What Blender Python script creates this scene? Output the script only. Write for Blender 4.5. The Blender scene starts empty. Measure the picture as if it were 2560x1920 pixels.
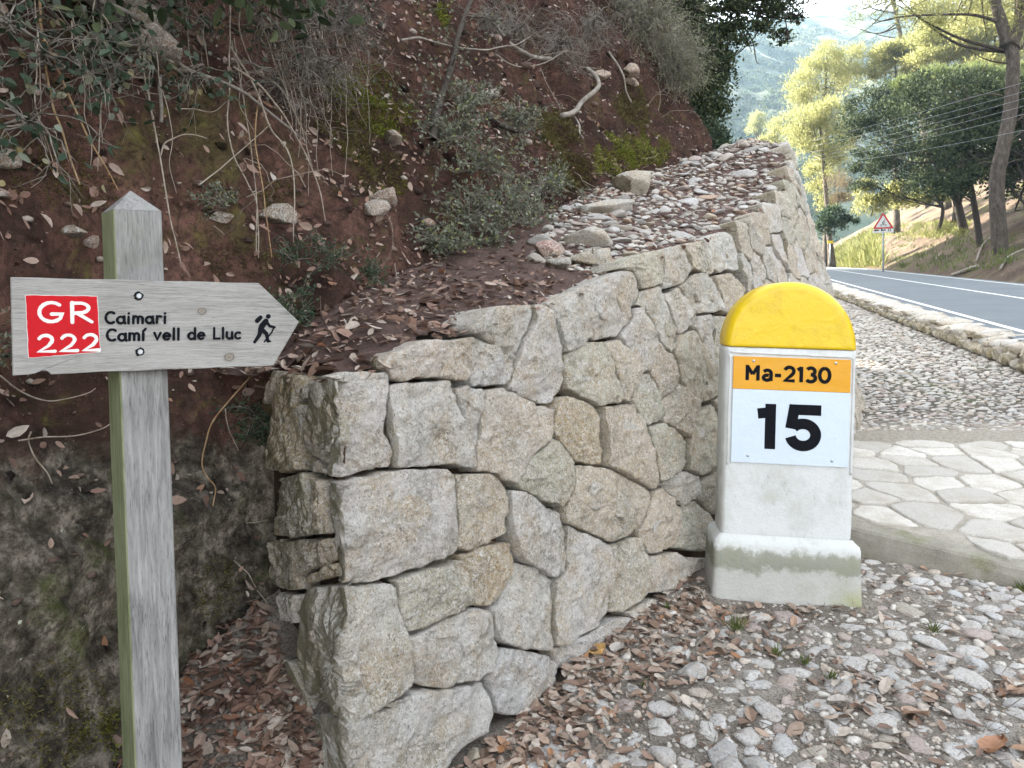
import bpy, math, random
import numpy as np
from mathutils import Vector, Matrix
random.seed(11)
rng = np.random.default_rng(11)
SC = bpy.context.scene
COL = SC.collection
R = math.radians

# ------------------------------------------------------------------ camera, sky, sun, exposure
F, CX, HY, EYE = 1852.0, 1280.0, 752.0, 1.4      # focal length, principal column, horizon row, eye height
cd = bpy.data.cameras.new('camera'); cam = bpy.data.objects.new('camera', cd); COL.objects.link(cam)
cam.location = (0, 0, EYE); cam.rotation_euler = (R(90), 0, 0)
cd.sensor_width = 36; cd.lens = F / 2560 * 36; cd.shift_y = -(960 - HY) / 2560
cd.clip_start = 0.05; cd.clip_end = 6000
SC.camera = cam
SUN_EL, SUN_AZ = R(29), R(-52)                    # azimuth from +Y, negative = to the left
w = bpy.data.worlds.new('World'); SC.world = w; w.use_nodes = True
nt = w.node_tree; bg = nt.nodes['Background']
sky = nt.nodes.new('ShaderNodeTexSky'); sky.sky_type = 'NISHITA'; sky.sun_disc = False
sky.sun_elevation = SUN_EL; sky.sun_rotation = SUN_AZ; sky.air_density = 1.0; sky.dust_density = 2.5; sky.ozone_density = 1.0
hs_ = nt.nodes.new('ShaderNodeHueSaturation'); hs_.inputs['Saturation'].default_value = 0.20
nt.links.new(sky.outputs[0], hs_.inputs['Color']); nt.links.new(hs_.outputs[0], bg.inputs[0]); bg.inputs[1].default_value = 0.15
sl = bpy.data.lights.new('sun', 'SUN'); sl.energy = 5.0; sl.angle = R(0.6); sl.color = (1, .93, .80)
so = bpy.data.objects.new('sun', sl); COL.objects.link(so)
sdir = Vector((math.sin(SUN_AZ) * math.cos(SUN_EL), math.cos(SUN_AZ) * math.cos(SUN_EL), math.sin(SUN_EL)))
so.rotation_euler = sdir.to_track_quat('Z', 'Y').to_euler(); so.location = (-20, 30, 40)
vs = SC.view_settings; vs.view_transform = 'Standard'; vs.look = 'None'; vs.gamma = 1; vs.use_curve_mapping = False
vs.exposure = 3.0
SC.cycles.use_denoising = True
SC.cycles.max_bounces = 8; SC.cycles.diffuse_bounces = 4; SC.cycles.transmission_bounces = 4; SC.cycles.volume_bounces = 1
SC.cycles.volume_step_rate = 4.0

# ------------------------------------------------------------------ numeric helpers
def _h(i, j, k, seed):
    n = (i * 374761393 + j * 668265263 + k * 1442695041 + seed * 974711) & 0xffffffff
    n = ((n ^ (n >> 13)) * 1274126177) & 0xffffffff
    n = ((n ^ (n >> 15)) * 2246822519) & 0xffffffff
    return ((n >> 8) & 0xffff) / 65535.0
def noise(P, seed=0):
    P = np.asarray(P, float); i = np.floor(P).astype(np.int64); f = P - i; f = f * f * (3 - 2 * f)
    x, y, z = i[:, 0], i[:, 1], i[:, 2]; a, b, c = f[:, 0], f[:, 1], f[:, 2]
    r = 0
    for dx in (0, 1):
        wx = a if dx else 1 - a
        for dy in (0, 1):
            wy = b if dy else 1 - b
            for dz in (0, 1):
                r = r + wx * wy * (c if dz else 1 - c) * _h(x + dx, y + dy, z + dz, seed)
    return r * 2 - 1
def fbm(P, o=4, seed=0, gain=.5):
    P = np.asarray(P, float); r = 0; a = 1; t = 0
    for k in range(o):
        r = r + a * noise(P * (2.03 ** k) + 17.3 * k, seed + k); t += a; a *= gain
    return r / t
def ridged(P, o=3, seed=0):
    P = np.asarray(P, float); r = 0; a = 1; t = 0
    for k in range(o):
        r = r + a * (1 - 2 * np.abs(noise(P * (2.1 ** k) + 9.1 * k, seed + k))); t += a; a *= .5
    return r / t
def px3(px, py, D):
    return np.array([(px - CX) / F * D, D, EYE + (HY - py) / F * D])
def to_px(P):
    P = np.atleast_2d(P); return np.stack([CX + F * P[:, 0] / P[:, 1], HY - F * (P[:, 2] - EYE) / P[:, 1]], 1)
def smooth_line(pts, n=8):
    """Catmull-Rom through the points."""
    p = np.asarray(pts, float); p = np.vstack([2 * p[0] - p[1], p, 2 * p[-1] - p[-2]]); out = []
    for i in range(1, len(p) - 2):
        for t in np.linspace(0, 1, n, endpoint=False):
            a, b, c, d = p[i - 1], p[i], p[i + 1], p[i + 2]
            out.append(.5 * (2 * b + (c - a) * t + (2 * a - 5 * b + 4 * c - d) * t * t + (3 * b - a - 3 * c + d) * t ** 3))
    out.append(p[-2]); return np.array(out)
def unit(v):
    v = np.asarray(v, float); return v / np.maximum(np.linalg.norm(v, axis=-1, keepdims=True), 1e-9)

# ------------------------------------------------------------------ mesh helpers
def mesh(name, V, Fs, smooth=True):
    me = bpy.data.meshes.new(name)
    if isinstance(Fs, np.ndarray): Fs = [Fs]
    Fs = [np.asarray(f, np.int32) for f in Fs if len(f)]
    V = np.asarray(V, np.float32)
    idx = np.concatenate([f.ravel() for f in Fs]); tot = np.concatenate([np.full(len(f), f.shape[1]) for f in Fs])
    me.vertices.add(len(V)); me.vertices.foreach_set('co', V.ravel())
    me.loops.add(len(idx)); me.loops.foreach_set('vertex_index', idx.astype(np.int32))
    me.polygons.add(len(tot)); st = np.concatenate([[0], np.cumsum(tot)[:-1]]).astype(np.int32)
    me.polygons.foreach_set('loop_start', st)
    me.polygons.foreach_set('use_smooth', np.full(len(tot), smooth))
    me.update(calc_edges=True); return me
def link(name, me, m=None, parent=None, color=None, **props):
    if m is not None and not me.materials: me.materials.append(m)
    o = bpy.data.objects.new(name, me); COL.objects.link(o)
    if parent is not None: o.parent = parent
    if color is not None: o.color = (*color, 1)
    for k, v in props.items():
        if v is not None: o[k] = v
    return o
def thing(name, label, category, loc=(0, 0, 0), rot=(0, 0, 0), group=None):
    o = bpy.data.objects.new(name, None); COL.objects.link(o); o.location = loc; o.rotation_euler = rot
    o.empty_display_size = .1
    o['label'] = label; o['category'] = category
    if group: o['group'] = group
    return o
def grid_faces(nr, nc, wrap=False):
    r = np.arange(nr - 1)[:, None]; c = np.arange(nc if wrap else nc - 1)[None, :]; c2 = (c + 1) % nc
    return np.stack([r * nc + c, r * nc + c2, (r + 1) * nc + c2, (r + 1) * nc + c], -1).reshape(-1, 4)
class Tubes:
    def __init__(s): s.V = []; s.Q = []; s.T = []; s.n = 0
    def add(s, pts, rad, sides=5, cap=True):
        p = np.asarray(pts, float); k = len(p); rad = np.broadcast_to(np.asarray(rad, float), (k,))
        t = unit(np.gradient(p, axis=0)); ref = np.array([0, 0, 1.]) if abs(t[0][2]) < .9 else np.array([1., 0, 0])
        a = unit(np.cross(t, ref)); b = np.cross(t, a)
        ang = np.linspace(0, 2 * np.pi, sides, endpoint=False)
        ring = p[:, None] + rad[:, None, None] * (np.cos(ang)[None, :, None] * a[:, None] + np.sin(ang)[None, :, None] * b[:, None])
        s.V.append(ring.reshape(-1, 3)); s.Q.append(grid_faces(k, sides, True) + s.n)
        n0 = s.n; s.n += k * sides
        if cap:
            s.V.append(p[[0, -1]]); i0, i1 = s.n, s.n + 1; s.n += 2; j = np.arange(sides); j2 = (j + 1) % sides
            s.T.append(np.stack([np.full(sides, i0), n0 + j2, n0 + j], 1))
            l = n0 + (k - 1) * sides; s.T.append(np.stack([np.full(sides, i1), l + j, l + j2], 1))
    def mesh(s, name, smooth=True):
        return mesh(name, np.concatenate(s.V), [np.concatenate(s.Q)] + ([np.concatenate(s.T)] if s.T else []), smooth)
def leaf_arrays(P, T, N, L, W, fold=.25, curl=.2):
    """P base, T length direction, N normal; two folded quads per leaf"""
    n = len(P); T = unit(T); N = unit(N - (N * T).sum(1, keepdims=True) * T); B = np.cross(N, T)
    L = np.broadcast_to(np.asarray(L, float), (n,))[:, None]; W = np.broadcast_to(np.asarray(W, float), (n,))[:, None]
    fo = fold * W * rng.uniform(-.3, 1, (n, 1)); cu = curl * L * rng.uniform(-1, 1, (n, 1))
    def side(sg): return [P + T * L * .16 + sg * B * W * .36 + N * fo * .7, P + T * L * .46 + sg * B * W * .5 + N * (fo + cu * .2), P + T * L * .78 + sg * B * W * .31 + N * (fo * .6 + cu * .6)]
    V = np.stack([P] + side(-1) + [P + T * L + N * cu] + side(1)[::-1], 1).reshape(-1, 3); b = np.arange(n)[:, None] * 8
    return V, np.concatenate([b + np.array([0, 4, 3, 2, 1]), b + np.array([0, 7, 6, 5, 4])])
def leaf_quads(P, T, N, L, W, fold=.12):
    """one bent kite per leaf, for foliage seen from afar"""
    n = len(P); T = unit(T); N = unit(N - (N * T).sum(1, keepdims=True) * T); B = np.cross(N, T); L = np.broadcast_to(np.asarray(L, float), (n,))[:, None]; W = np.broadcast_to(np.asarray(W, float), (n,))[:, None]
    m = P + T * L * .45 + N * W * fold; V = np.stack([P, m - B * W * .5, P + T * L, m + B * W * .5], 1).reshape(-1, 3); return V, np.arange(n)[:, None] * 4 + np.array([0, 1, 2, 3])
def leaves_mesh(name, P, T, N, L, W, **k):
    if k.pop('far', False): V, Q = leaf_quads(P, T, N, L, W); return mesh(name, V, Q, False)
    V, Q = leaf_arrays(P, T, N, L, W, **k); return mesh(name, V, Q, False)
def rdir(n):
    return unit(rng.normal(size=(n, 3)))

# ------------------------------------------------------------------ material helpers
class M:
    def __init__(s, name, rough=.85, spec=.3, world=False):
        s.world = world
        s.m = bpy.data.materials.new(name); s.m.use_nodes = True; s.t = s.m.node_tree; s.b = s.t.nodes['Principled BSDF']
        s.b.inputs['Roughness'].default_value = rough; s.b.inputs['Specular IOR Level'].default_value = spec
        s._co = None
    def n(s, typ, **kw):
        x = s.t.nodes.new(typ)
        for k, v in kw.items():
            if k in x.inputs: s.put(x.inputs[k], v)
            else: setattr(x, k, v)
        return x
    def put(s, sock, v):
        if isinstance(v, bpy.types.NodeSocket): s.t.links.new(v, sock)
        elif isinstance(v, (tuple, list)) and len(v) == 3 and sock.type == 'RGBA': sock.default_value = (*v, 1)
        else: sock.default_value = v
    def co(s, scale=None, shift_random=True):
        if s._co is None and s.world: s._co = s.n('ShaderNodeNewGeometry').outputs['Position']
        if s._co is None:
            tc = s.n('ShaderNodeTexCoord'); oi = s.n('ShaderNodeObjectInfo')
            if shift_random:
                mu = s.n('ShaderNodeMath', operation='MULTIPLY'); s.put(mu.inputs[0], oi.outputs['Random']); mu.inputs[1].default_value = 37.0
                ad = s.n('ShaderNodeVectorMath', operation='ADD'); s.put(ad.inputs[0], tc.outputs['Object']); s.put(ad.inputs[1], mu.outputs[0])
                s._co = ad.outputs[0]
            else: s._co = tc.outputs['Object']
        if scale is None: return s._co
        mp = s.n('ShaderNodeMapping'); mp.inputs['Scale'].default_value = scale; s.put(mp.inputs['Vector'], s._co); return mp.outputs[0]
    def noise(s, scale, detail=5, rough=.6, stretch=None, dist=0.0):
        x = s.n('ShaderNodeTexNoise', Scale=scale, Detail=detail, Roughness=rough, Distortion=dist); s.put(x.inputs['Vector'], s.co(stretch)); return x.outputs[0]
    def voro(s, scale, feature='F1', stretch=None):
        x = s.n('ShaderNodeTexVoronoi', feature=feature, Scale=scale); s.put(x.inputs['Vector'], s.co(stretch)); return x.outputs[0]
    def ramp(s, fac, stops):
        x = s.n('ShaderNodeValToRGB'); s.put(x.inputs[0], fac); e = x.color_ramp.elements
        while len(e) < len(stops): e.new(.5)
        for i, (p, c) in enumerate(stops):
            e[i].position = p; c = c if isinstance(c, (tuple, list)) else (c, c, c); e[i].color = (*c, 1)
        return x.outputs[0]
    def mix(s, fac, a, b, mode='MIX'):
        x = s.n('ShaderNodeMix', data_type='RGBA', blend_type=mode); s.put(x.inputs[0], fac); s.put(x.inputs[6], a); s.put(x.inputs[7], b); return x.outputs[2]
    def math(s, op, a, b=None):
        x = s.n('ShaderNodeMath', operation=op); s.put(x.inputs[0], a)
        if b is not None: s.put(x.inputs[1], b)
        return x.outputs[0]
    def color(s, c): s.put(s.b.inputs['Base Color'], c); return s
    def bump(s, *hs):
        prev = None
        for h, st, di in hs:
            x = s.n('ShaderNodeBump', Strength=st, Distance=di); s.put(x.inputs['Height'], h)
            if prev is not None: s.put(x.inputs['Normal'], prev)
            prev = x.outputs[0]
        s.put(s.b.inputs['Normal'], prev); return s
    def objcolor(s): return s.n('ShaderNodeObjectInfo').outputs['Color']
    def island(s): return s.n('ShaderNodeNewGeometry').outputs['Random Per Island']
def leaf_mat(name, stops, transl=.35, rough=.6, spec=.25, mottled=.25):
    k = M(name, rough, spec); c = k.ramp(k.island(), stops)
    c = k.mix(k.ramp(k.noise(60, 3), [(.35, 0.0), (.7, mottled)]), c, (.12, .09, .05))
    k.color(c)
    if transl:
        tr = k.n('ShaderNodeBsdfTranslucent'); k.put(tr.inputs[0], c); mx = k.n('ShaderNodeMixShader'); mx.inputs[0].default_value = transl
        k.put(mx.inputs[1], k.b.outputs[0]); k.put(mx.inputs[2], tr.outputs[0])
        k.put(k.t.nodes['Material Output'].inputs[0], mx.outputs[0])
    return k.m

# wall stone: the object's own colour is the kind of limestone it was cut from
k = M('limestone', .9, .2, True); base = k.mix(1.0, k.objcolor(), (1.0, .972, .925), 'MULTIPLY')
c = k.mix(k.ramp(k.noise(6, 6, .7), [(.44, 0.0), (.62, .8)]), base, (.56, .415, .24))
c = k.mix(k.ramp(k.noise(3.3, 7, .75), [(.50, 0.0), (.66, .7)]), c, (.245, .225, .15))
c = k.mix(k.ramp(k.noise(10, 6, .75), [(.60, 0.0), (.72, .5)]), c, (.36, .175, .10))
c = k.mix(k.ramp(k.noise(48, 7, .8, dist=1.5), [(.35, .55), (.45, 0.0)]), c, (.20, .17, .13))
c = k.mix(k.ramp(k.noise(130, 6, .8, dist=.8), [(.40, .85), (.475, 0.0)]), c, (.11, .09, .07))
c = k.mix(k.ramp(k.noise(85, 6, .85, dist=1.5), [(.47, 0.0), (.57, .9)]), c, (.86, .83, .785))
gn = k.n('ShaderNodeSeparateXYZ'); k.put(gn.inputs[0], k.n('ShaderNodeNewGeometry').outputs['True Normal'])       # algae on the damp end facing the bank, with its shade painted in
alg_shade = k.math('MULTIPLY', k.ramp(k.math('MULTIPLY', gn.outputs[0], -1.0), [(.42, 0.0), (.68, .85)]), k.ramp(k.noise(9, 6, .75, (1, 1, .5)), [(.36, .25), (.56, 1.0)]))
c = k.mix(alg_shade, c, (.20, .175, .095)); k.color(c)
k.bump((k.noise(20, 9, .78, dist=.8), 1.0, .03), (k.noise(85, 7, .8, dist=1.0), 1.0, .012)); STONE = k.m
k = M('cobble_stone', .9, .2, True); base = k.objcolor()
c = k.mix(k.ramp(k.noise(14, 6, .7), [(.48, 0.0), (.70, .5)]), base, (.42, .33, .24))
c = k.mix(k.ramp(k.noise(110, 6, .8), [(.36, .7), (.50, 0.0)]), c, (.17, .15, .125))
c = k.mix(k.ramp(k.noise(75, 6, .85, dist=1.0), [(.54, 0.0), (.68, .7)]), c, (.76, .74, .70))
k.color(c); k.bump((k.noise(35, 8, .75), 1.0, .016), (k.noise(130, 6, .8), .9, .006)); COBBLE = k.m
k = M('flagstone', .9, .2, True); base = k.objcolor()
c = k.mix(k.ramp(k.noise(5, 6, .7), [(.45, 0.0), (.66, .7)]), base, (.36, .32, .255))
c = k.mix(k.ramp(k.noise(22, 6, .8, (1, 3.2, 1)), [(.60, 0.0), (.68, .8)]), c, (.16, .145, .12))
c = k.mix(k.ramp(k.noise(95, 5, .8), [(.38, .6), (.48, 0.0)]), c, (.26, .235, .20))
k.color(c); k.bump((k.noise(22, 6, .8, (1, 3.2, 1)), -.8, .012), (k.noise(90, 6, .8), .9, .006)); FLAG = k.m
k = M('path_stones', .9, .25, True)
c = k.ramp(k.island(), [(0, (.24, .215, .185)), (.35, (.44, .41, .365)), (.7, (.58, .55, .50)), (1, (.42, .34, .27))])
c = k.mix(k.ramp(k.noise(90, 5, .8), [(.36, .6), (.52, 0.0)]), c, (.13, .115, .095))
k.color(c); k.bump((k.noise(60, 6, .7), .7, .008)); PATHSTONE = k.m
k = M('wall_core_rubble', 1, .1); k.color(k.ramp(k.noise(14, 5), [(.3, (.02, .016, .012)), (.7, (.075, .05, .035))])); CORE = k.m
# red earth
k = M('red_earth', .95, .15, True)
c = k.ramp(k.noise(1.6, 8, .7), [(.34, (.026, .016, .013)), (.5, (.066, .036, .030)), (.66, (.135, .076, .062))])
c = k.mix(k.ramp(k.noise(16, 8, .75), [(.4, .8), (.56, 0.0)]), c, (.030, .020, .015))
c = k.mix(k.ramp(k.noise(7, 6, .75), [(.56, 0.0), (.67, .75)]), c, (.075, .070, .022))
c = k.mix(k.ramp(k.noise(2.2, 6, .75), [(.58, 0.0), (.66, .35)]), c, (.085, .085, .028))
c = k.mix(k.ramp(k.noise(85, 6, .8), [(.60, 0.0), (.70, .8)]), c, (.26, .17, .13))
gp = k.n('ShaderNodeSeparateXYZ'); k.put(gp.inputs[0], k.co()); hgt = k.math('ADD', gp.outputs[2], k.math('MULTIPLY', k.math('SUBTRACT', k.noise(2.4, 6, .7), .5), 1.1))
rk = k.ramp(k.noise(13, 8, .75), [(.38, (.016, .015, .012)), (.5, (.062, .056, .046)), (.62, (.16, .145, .125))]); rk = k.mix(k.ramp(k.noise(3.2, 6, .75), [(.54, 0.0), (.66, .75)]), rk, (.040, .052, .014)); rk = k.mix(k.ramp(k.noise(20, 5, .8), [(.66, 0.0), (.70, .8)]), rk, (.36, .40, .33))
far_ = k.ramp(k.math('MULTIPLY', gp.outputs[1], .2), [(.52, 1.0), (.62, 0.0)])
c = k.mix(k.math('MULTIPLY', k.ramp(hgt, [(.85, 1.0), (1.0, 0.0)]), far_), c, rk)
c = k.mix(k.ramp(k.noise(38, 7, .82), [(.40, .75), (.52, 0.0)]), c, (.016, .011, .009))
k.color(c); k.bump((k.noise(9, 8, .78), 1.0, .10), (k.noise(40, 8, .8), 1.0, .03), (k.noise(150, 5, .75), .9, .008)); EARTH = k.m
k = M('litter_soil', .95, .15, True)
c = k.ramp(k.noise(6, 8, .75), [(.3, (.060, .040, .034)), (.55, (.13, .085, .072)), (.75, (.21, .15, .125))])
c = k.mix(k.ramp(k.noise(110, 6, .8), [(.56, 0.0), (.66, .8)]), c, (.25, .19, .15))
k.color(c); k.bump((k.noise(30, 8, .75), 1.0, .02), (k.noise(150, 6, .75), .8, .006)); LITTER = k.m
k = M('gritty_earth', .95, .15, True)
c = k.ramp(k.noise(4, 8, .7), [(.3, (.12, .10, .082)), (.5, (.29, .255, .215)), (.7, (.43, .39, .34))])
c = k.mix(k.ramp(k.voro(90), [(.10, .8), (.35, 0.0)]), c, (.36, .33, .29))
c = k.mix(k.ramp(k.noise(130, 6, .8), [(.40, .8), (.52, 0.0)]), c, (.05, .04, .033))
c = k.mix(k.ramp(k.noise(2.6, 6, .7), [(.60, 0.0), (.70, .5)]), c, (.10, .11, .035))
k.color(c); k.bump((k.noise(45, 8, .75), 1.0, .014), (k.noise(200, 5, .75), .8, .005)); GRIT = k.m
k = M('path_bedding', .95, .15, True)
c = k.ramp(k.noise(5, 7, .7), [(.3, (.055, .048, .040)), (.6, (.13, .112, .092)), (.8, (.21, .185, .155))])
c = k.mix(k.ramp(k.noise(1.3, 5, .7), [(.52, 0.0), (.66, .6)]), c, (.075, .095, .03))
gp = k.n('ShaderNodeSeparateXYZ'); k.put(gp.inputs[0], k.co()); yy = k.math('ADD', gp.outputs[1], k.math('MULTIPLY', k.math('SUBTRACT', k.noise(3, 5, .7), .5), .7))
c = k.mix(k.ramp(k.math('MULTIPLY', yy, .1), [(.63, 1.0), (.68, 0.0)]), c, k.ramp(k.noise(40, 6, .75), [(.35, (.20, .175, .14)), (.6, (.37, .335, .28))]))
k.color(c); k.bump((k.noise(60, 8, .75), 1.0, .012)); BED = k.m
k = M('mortar', .95, .15, True)
c = k.ramp(k.noise(9, 8, .7), [(.3, (.27, .245, .20)), (.7, (.43, .395, .335))])
c = k.mix(k.ramp(k.noise(200, 4, .8), [(.38, .6), (.5, 0.0)]), c, (.10, .09, .07))
k.color(c); k.bump((k.noise(90, 6, .75), .9, .006)); MORTAR = k.m
k = M('step_concrete', .9, .2, True)
c = k.ramp(k.noise(5, 7, .7), [(.3, (.20, .185, .15)), (.7, (.37, .345, .29))])
c = k.mix(k.ramp(k.noise(3, 6, .7), [(.52, 0.0), (.65, .6)]), c, (.15, .15, .06))
c = k.mix(k.ramp(k.voro(160), [(.1, .7), (.4, 0.0)]), c, (.42, .40, .35))
k.color(c); k.bump((k.noise(140, 6, .75), .9, .005)); CONC = k.m
k = M('asphalt', .75, .4); c = k.ramp(k.noise(.7, 6, .6), [(.3, (.105, .125, .138)), (.7, (.145, .166, .178))])
c = k.mix(k.ramp(k.noise(60, 4, .8), [(.45, .35), (.55, 0.0)]), c, (.05, .055, .06)); k.color(c); k.bump((k.noise(90, 4), .5, .006)); ASPH = k.m
k = M('road_paint', .7, .3); k.color(k.ramp(k.noise(9, 6, .7), [(.3, (.50, .50, .48)), (.5, (.76, .76, .74))])); RPAINT = k.m
# weathered wood: grain runs along local X (board) or Z (post)
def wood(name, stretch, lo, mid, hi, extra=None):
    k = M(name, .8, .25)
    g = k.noise(9, 9, .72, stretch, dist=.6); c = k.ramp(g, [(.30, lo), (.48, mid), (.66, hi)])
    c = k.mix(k.ramp(k.noise(2.5, 5, .7, tuple(.4 + .1 * q for q in stretch)), [(.45, 0.0), (.68, .6)]), c, tuple(q * .62 for q in mid))
    c = k.mix(k.ramp(k.noise(30, 6, .7, stretch), [(.36, .7), (.46, 0.0)]), c, tuple(q * .45 for q in lo))
    c = k.mix(k.ramp(k.noise(3.5, 6, .75), [(.52, 0.0), (.70, .5)]), c, (.15, .15, .095))
    c = k.mix(k.ramp(k.noise(1.6, 4, .6, tuple(1.2 + .0 * q for q in stretch)), [(.42, 0.0), (.62, .45)]), c, tuple(q * 1.25 for q in hi))
    if extra: c = extra(k, c)
    k.color(c); k.bump((k.noise(14, 9, .75, stretch, dist=.6), .7, .006)); return k.m
def knots(k, c):
    co = k._co; sp = k.n('ShaderNodeSeparateXYZ'); k.put(sp.inputs[0], k.n('ShaderNodeTexCoord').outputs['Object'])
    for x0, z0, r_ in ((.136, 1.376, 1.0), (.198, 1.267, 1.25), (-.165, 1.33, .7)):
        dx = k.math('SUBTRACT', sp.outputs[0], x0); dz = k.math('MULTIPLY', k.math('SUBTRACT', sp.outputs[2], z0), 1.25)
        d = k.math('SQRT', k.math('ADD', k.math('MULTIPLY', dx, dx), k.math('MULTIPLY', dz, dz))); d = k.math('ADD', k.math('DIVIDE', d, r_), k.math('MULTIPLY', k.math('SUBTRACT', k.noise(160, 3, .6), .5), .006))
        c = k.mix(k.ramp(d, [(.008, 1.0), (.014, 0.0)]), c, k.ramp(k.math('MULTIPLY', d, 60.0), [(.0, (.21, .17, .125)), (.35, (.27, .245, .21)), (.52, (.10, .085, .07)), (.62, (.24, .22, .19))]))
    return c
WOODB = wood('silvered_board', (1.0, 9, 14), (.155, .148, .138), (.285, .275, .258), (.36, .35, .33), knots)
WOODP = wood('silvered_post', (10, 10, .8), (.10, .098, .095), (.225, .222, .216), (.36, .353, .34))
WOODG = wood('algae_wood', (12, 12, .7), (.11, .135, .06), (.215, .245, .125), (.32, .34, .22))
def paint(name, col, dirt, amt, rough=.45):
    k = M(name, rough, .5); c = k.mix(k.ramp(k.noise(7, 7, .75), [(.5, 0.0), (.75, amt)]), col, dirt)
    c = k.mix(k.ramp(k.noise(55, 5, .8), [(.66, 0.0), (.74, amt)]), c, tuple(q * .6 for q in dirt))
    k.color(c); k.bump((k.noise(11, 6, .7), .35, .01), (k.noise(70, 5, .7), .3, .003)); return k.m
YELLOW = paint('yellow_paint', (.70, .48, .008), (.36, .235, .02), .5, .38)
RED = paint('red_paint', (.46, .012, .018), (.26, .015, .018), .5, .8); RED.node_tree.nodes['Principled BSDF'].inputs['Specular IOR Level'].default_value = .15
BLACK = paint('black_paint', (.006, .007, .010), (.02, .018, .016), .3, .9); BLACK.node_tree.nodes['Principled BSDF'].inputs['Specular IOR Level'].default_value = .12
WHITEL = paint('white_lettering_paint', (.66, .65, .63), (.45, .40, .36), .25, .6)
PANELW = paint('white_panel_enamel', (.55, .63, .71), (.46, .50, .55), .3, .25)
PANELY = paint('amber_panel_enamel', (.64, .30, .004), (.48, .25, .02), .3, .3)
k = M('whitewash', .8, .3)
c = k.mix(k.ramp(k.noise(4.5, 7, .75), [(.46, 0.0), (.70, .6)]), (.60, .61, .60), (.38, .395, .33))
c = k.mix(k.ramp(k.noise(14, 6, .8, (1, 1, .35)), [(.60, 0.0), (.68, .55)]), c, (.30, .32, .27))
k.color(c); k.bump((k.noise(9, 8, .75), .6, .012), (k.noise(38, 6, .8), .6, .006)); WHITEW = k.m
k = M('stained_plinth', .85, .25)
tc = k.n('ShaderNodeTexCoord'); sp = k.n('ShaderNodeSeparateXYZ'); k.put(sp.inputs[0], tc.outputs['Object'])
zz = k.math('ADD', sp.outputs[2], k.math('MULTIPLY', k.math('SUBTRACT', k.noise(11, 6, .75), .5), .16))
c = k.ramp(zz, [(.0, (.50, .49, .455)), (.13, (.46, .455, .42)), (.155, (.26, .265, .21)), (.215, (.31, .315, .26)), (.24, (.60, .61, .59))])
c = k.mix(k.ramp(k.noise(6, 6, .75), [(.5, 0.0), (.7, .5)]), c, (.30, .30, .20))
xx = k.math('ADD', sp.outputs[0], k.math('MULTIPLY', k.math('SUBTRACT', k.noise(9, 6, .75), .5), .5))
c = k.mix(k.math('MULTIPLY', k.ramp(xx, [(.16, 0.0), (.30, .6)]), k.ramp(zz, [(.02, 1.0), (.11, 0.0)])), c, (.33, .345, .12))
k.color(c); k.bump((k.noise(12, 8, .75), .7, .012), (k.noise(60, 6, .8), .7, .006)); PLINTH = k.m
k = M('zinc', .35, .5); k.b.inputs['Metallic'].default_value = .85; k.color(k.ramp(k.noise(60, 4), [(.3, (.40, .42, .44)), (.7, (.62, .64, .66))])); ZINC = k.m
k = M('galvanised_steel', .5, .5); k.b.inputs['Metallic'].default_value = .3; k.color((.33, .38, .40)); STEEL = k.m
k = M('signal_white', .4, .4); k.color((.78, .78, .76)); SWHITE = k.m
k = M('signal_red', .4, .4); k.color((.55, .02, .03)); SRED = k.m
k = M('signal_black', .4, .4); k.color((.02, .02, .02)); SBLACK = k.m
k = M('pale_bark', .9, .2); c = k.ramp(k.noise(30, 5, .7), [(.3, (.16, .125, .09)), (.7, (.42, .37, .31))]); k.color(c); k.bump((k.noise(90, 5), .6, .004)); PALEB = k.m
k = M('grey_twig', .9, .2); c = k.ramp(k.noise(30, 5, .7), [(.3, (.10, .085, .07)), (.7, (.30, .27, .235))]); k.color(c); TWIG = k.m
k = M('brown_stem', .85, .2); c = k.ramp(k.noise(25, 5, .7), [(.3, (.16, .085, .035)), (.7, (.40, .29, .17))]); k.color(c); BROWNS = k.m
k = M('dark_bark', .9, .2); c = k.ramp(k.noise(30, 6, .7, (1, 1, .3)), [(.3, (.028, .023, .018)), (.7, (.085, .07, .056))]); k.color(c); k.bump((k.noise(40, 6, .7, (1, 1, .3)), .9, .01)); DARKB = k.m
k = M('pine_bark', .95, .15); c = k.ramp(k.noise(7, 8, .75, (1, 1, .35)), [(.3, (.032, .026, .021)), (.5, (.090, .075, .060)), (.7, (.17, .145, .122))]); k.color(c)
k.bump((k.noise(6, 8, .75, (1, 1, .35)), 1.0, .08)); PINEB = k.m
k = M('root_wood', .85, .2); c = k.ramp(k.noise(14, 6, .7, (1, 1, .6)), [(.3, (.11, .092, .072)), (.7, (.36, .325, .275))]); k.color(c); k.bump((k.noise(60, 6, .7), .7, .006)); ROOTW = k.m
OAKLEAF = leaf_mat('holm_oak_leaf', [(0, (.018, .034, .018)), (.45, (.040, .064, .032)), (.8, (.080, .108, .052)), (1, (.12, .145, .075))], .2, .75, .08)
OAKSUN = leaf_mat('oak_leaf_green', [(0, (.028, .060, .036)), (.6, (.050, .092, .052)), (1, (.085, .125, .060))], .3)
PINEN = leaf_mat('sunlit_pine_needles', [(0, (.19, .205, .075)), (.5, (.31, .315, .125)), (1, (.44, .42, .20))], .6, .8, .05, mottled=.05)  # sun glow painted into the needle colour; a darker shaded copy follows
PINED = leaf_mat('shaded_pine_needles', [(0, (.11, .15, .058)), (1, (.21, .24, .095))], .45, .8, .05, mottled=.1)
SHRUBL = leaf_mat('grey_green_leaf', [(0, (.075, .095, .055)), (.4, (.150, .175, .120)), (.8, (.26, .275, .22)), (1, (.24, .26, .07))], .25)
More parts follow.
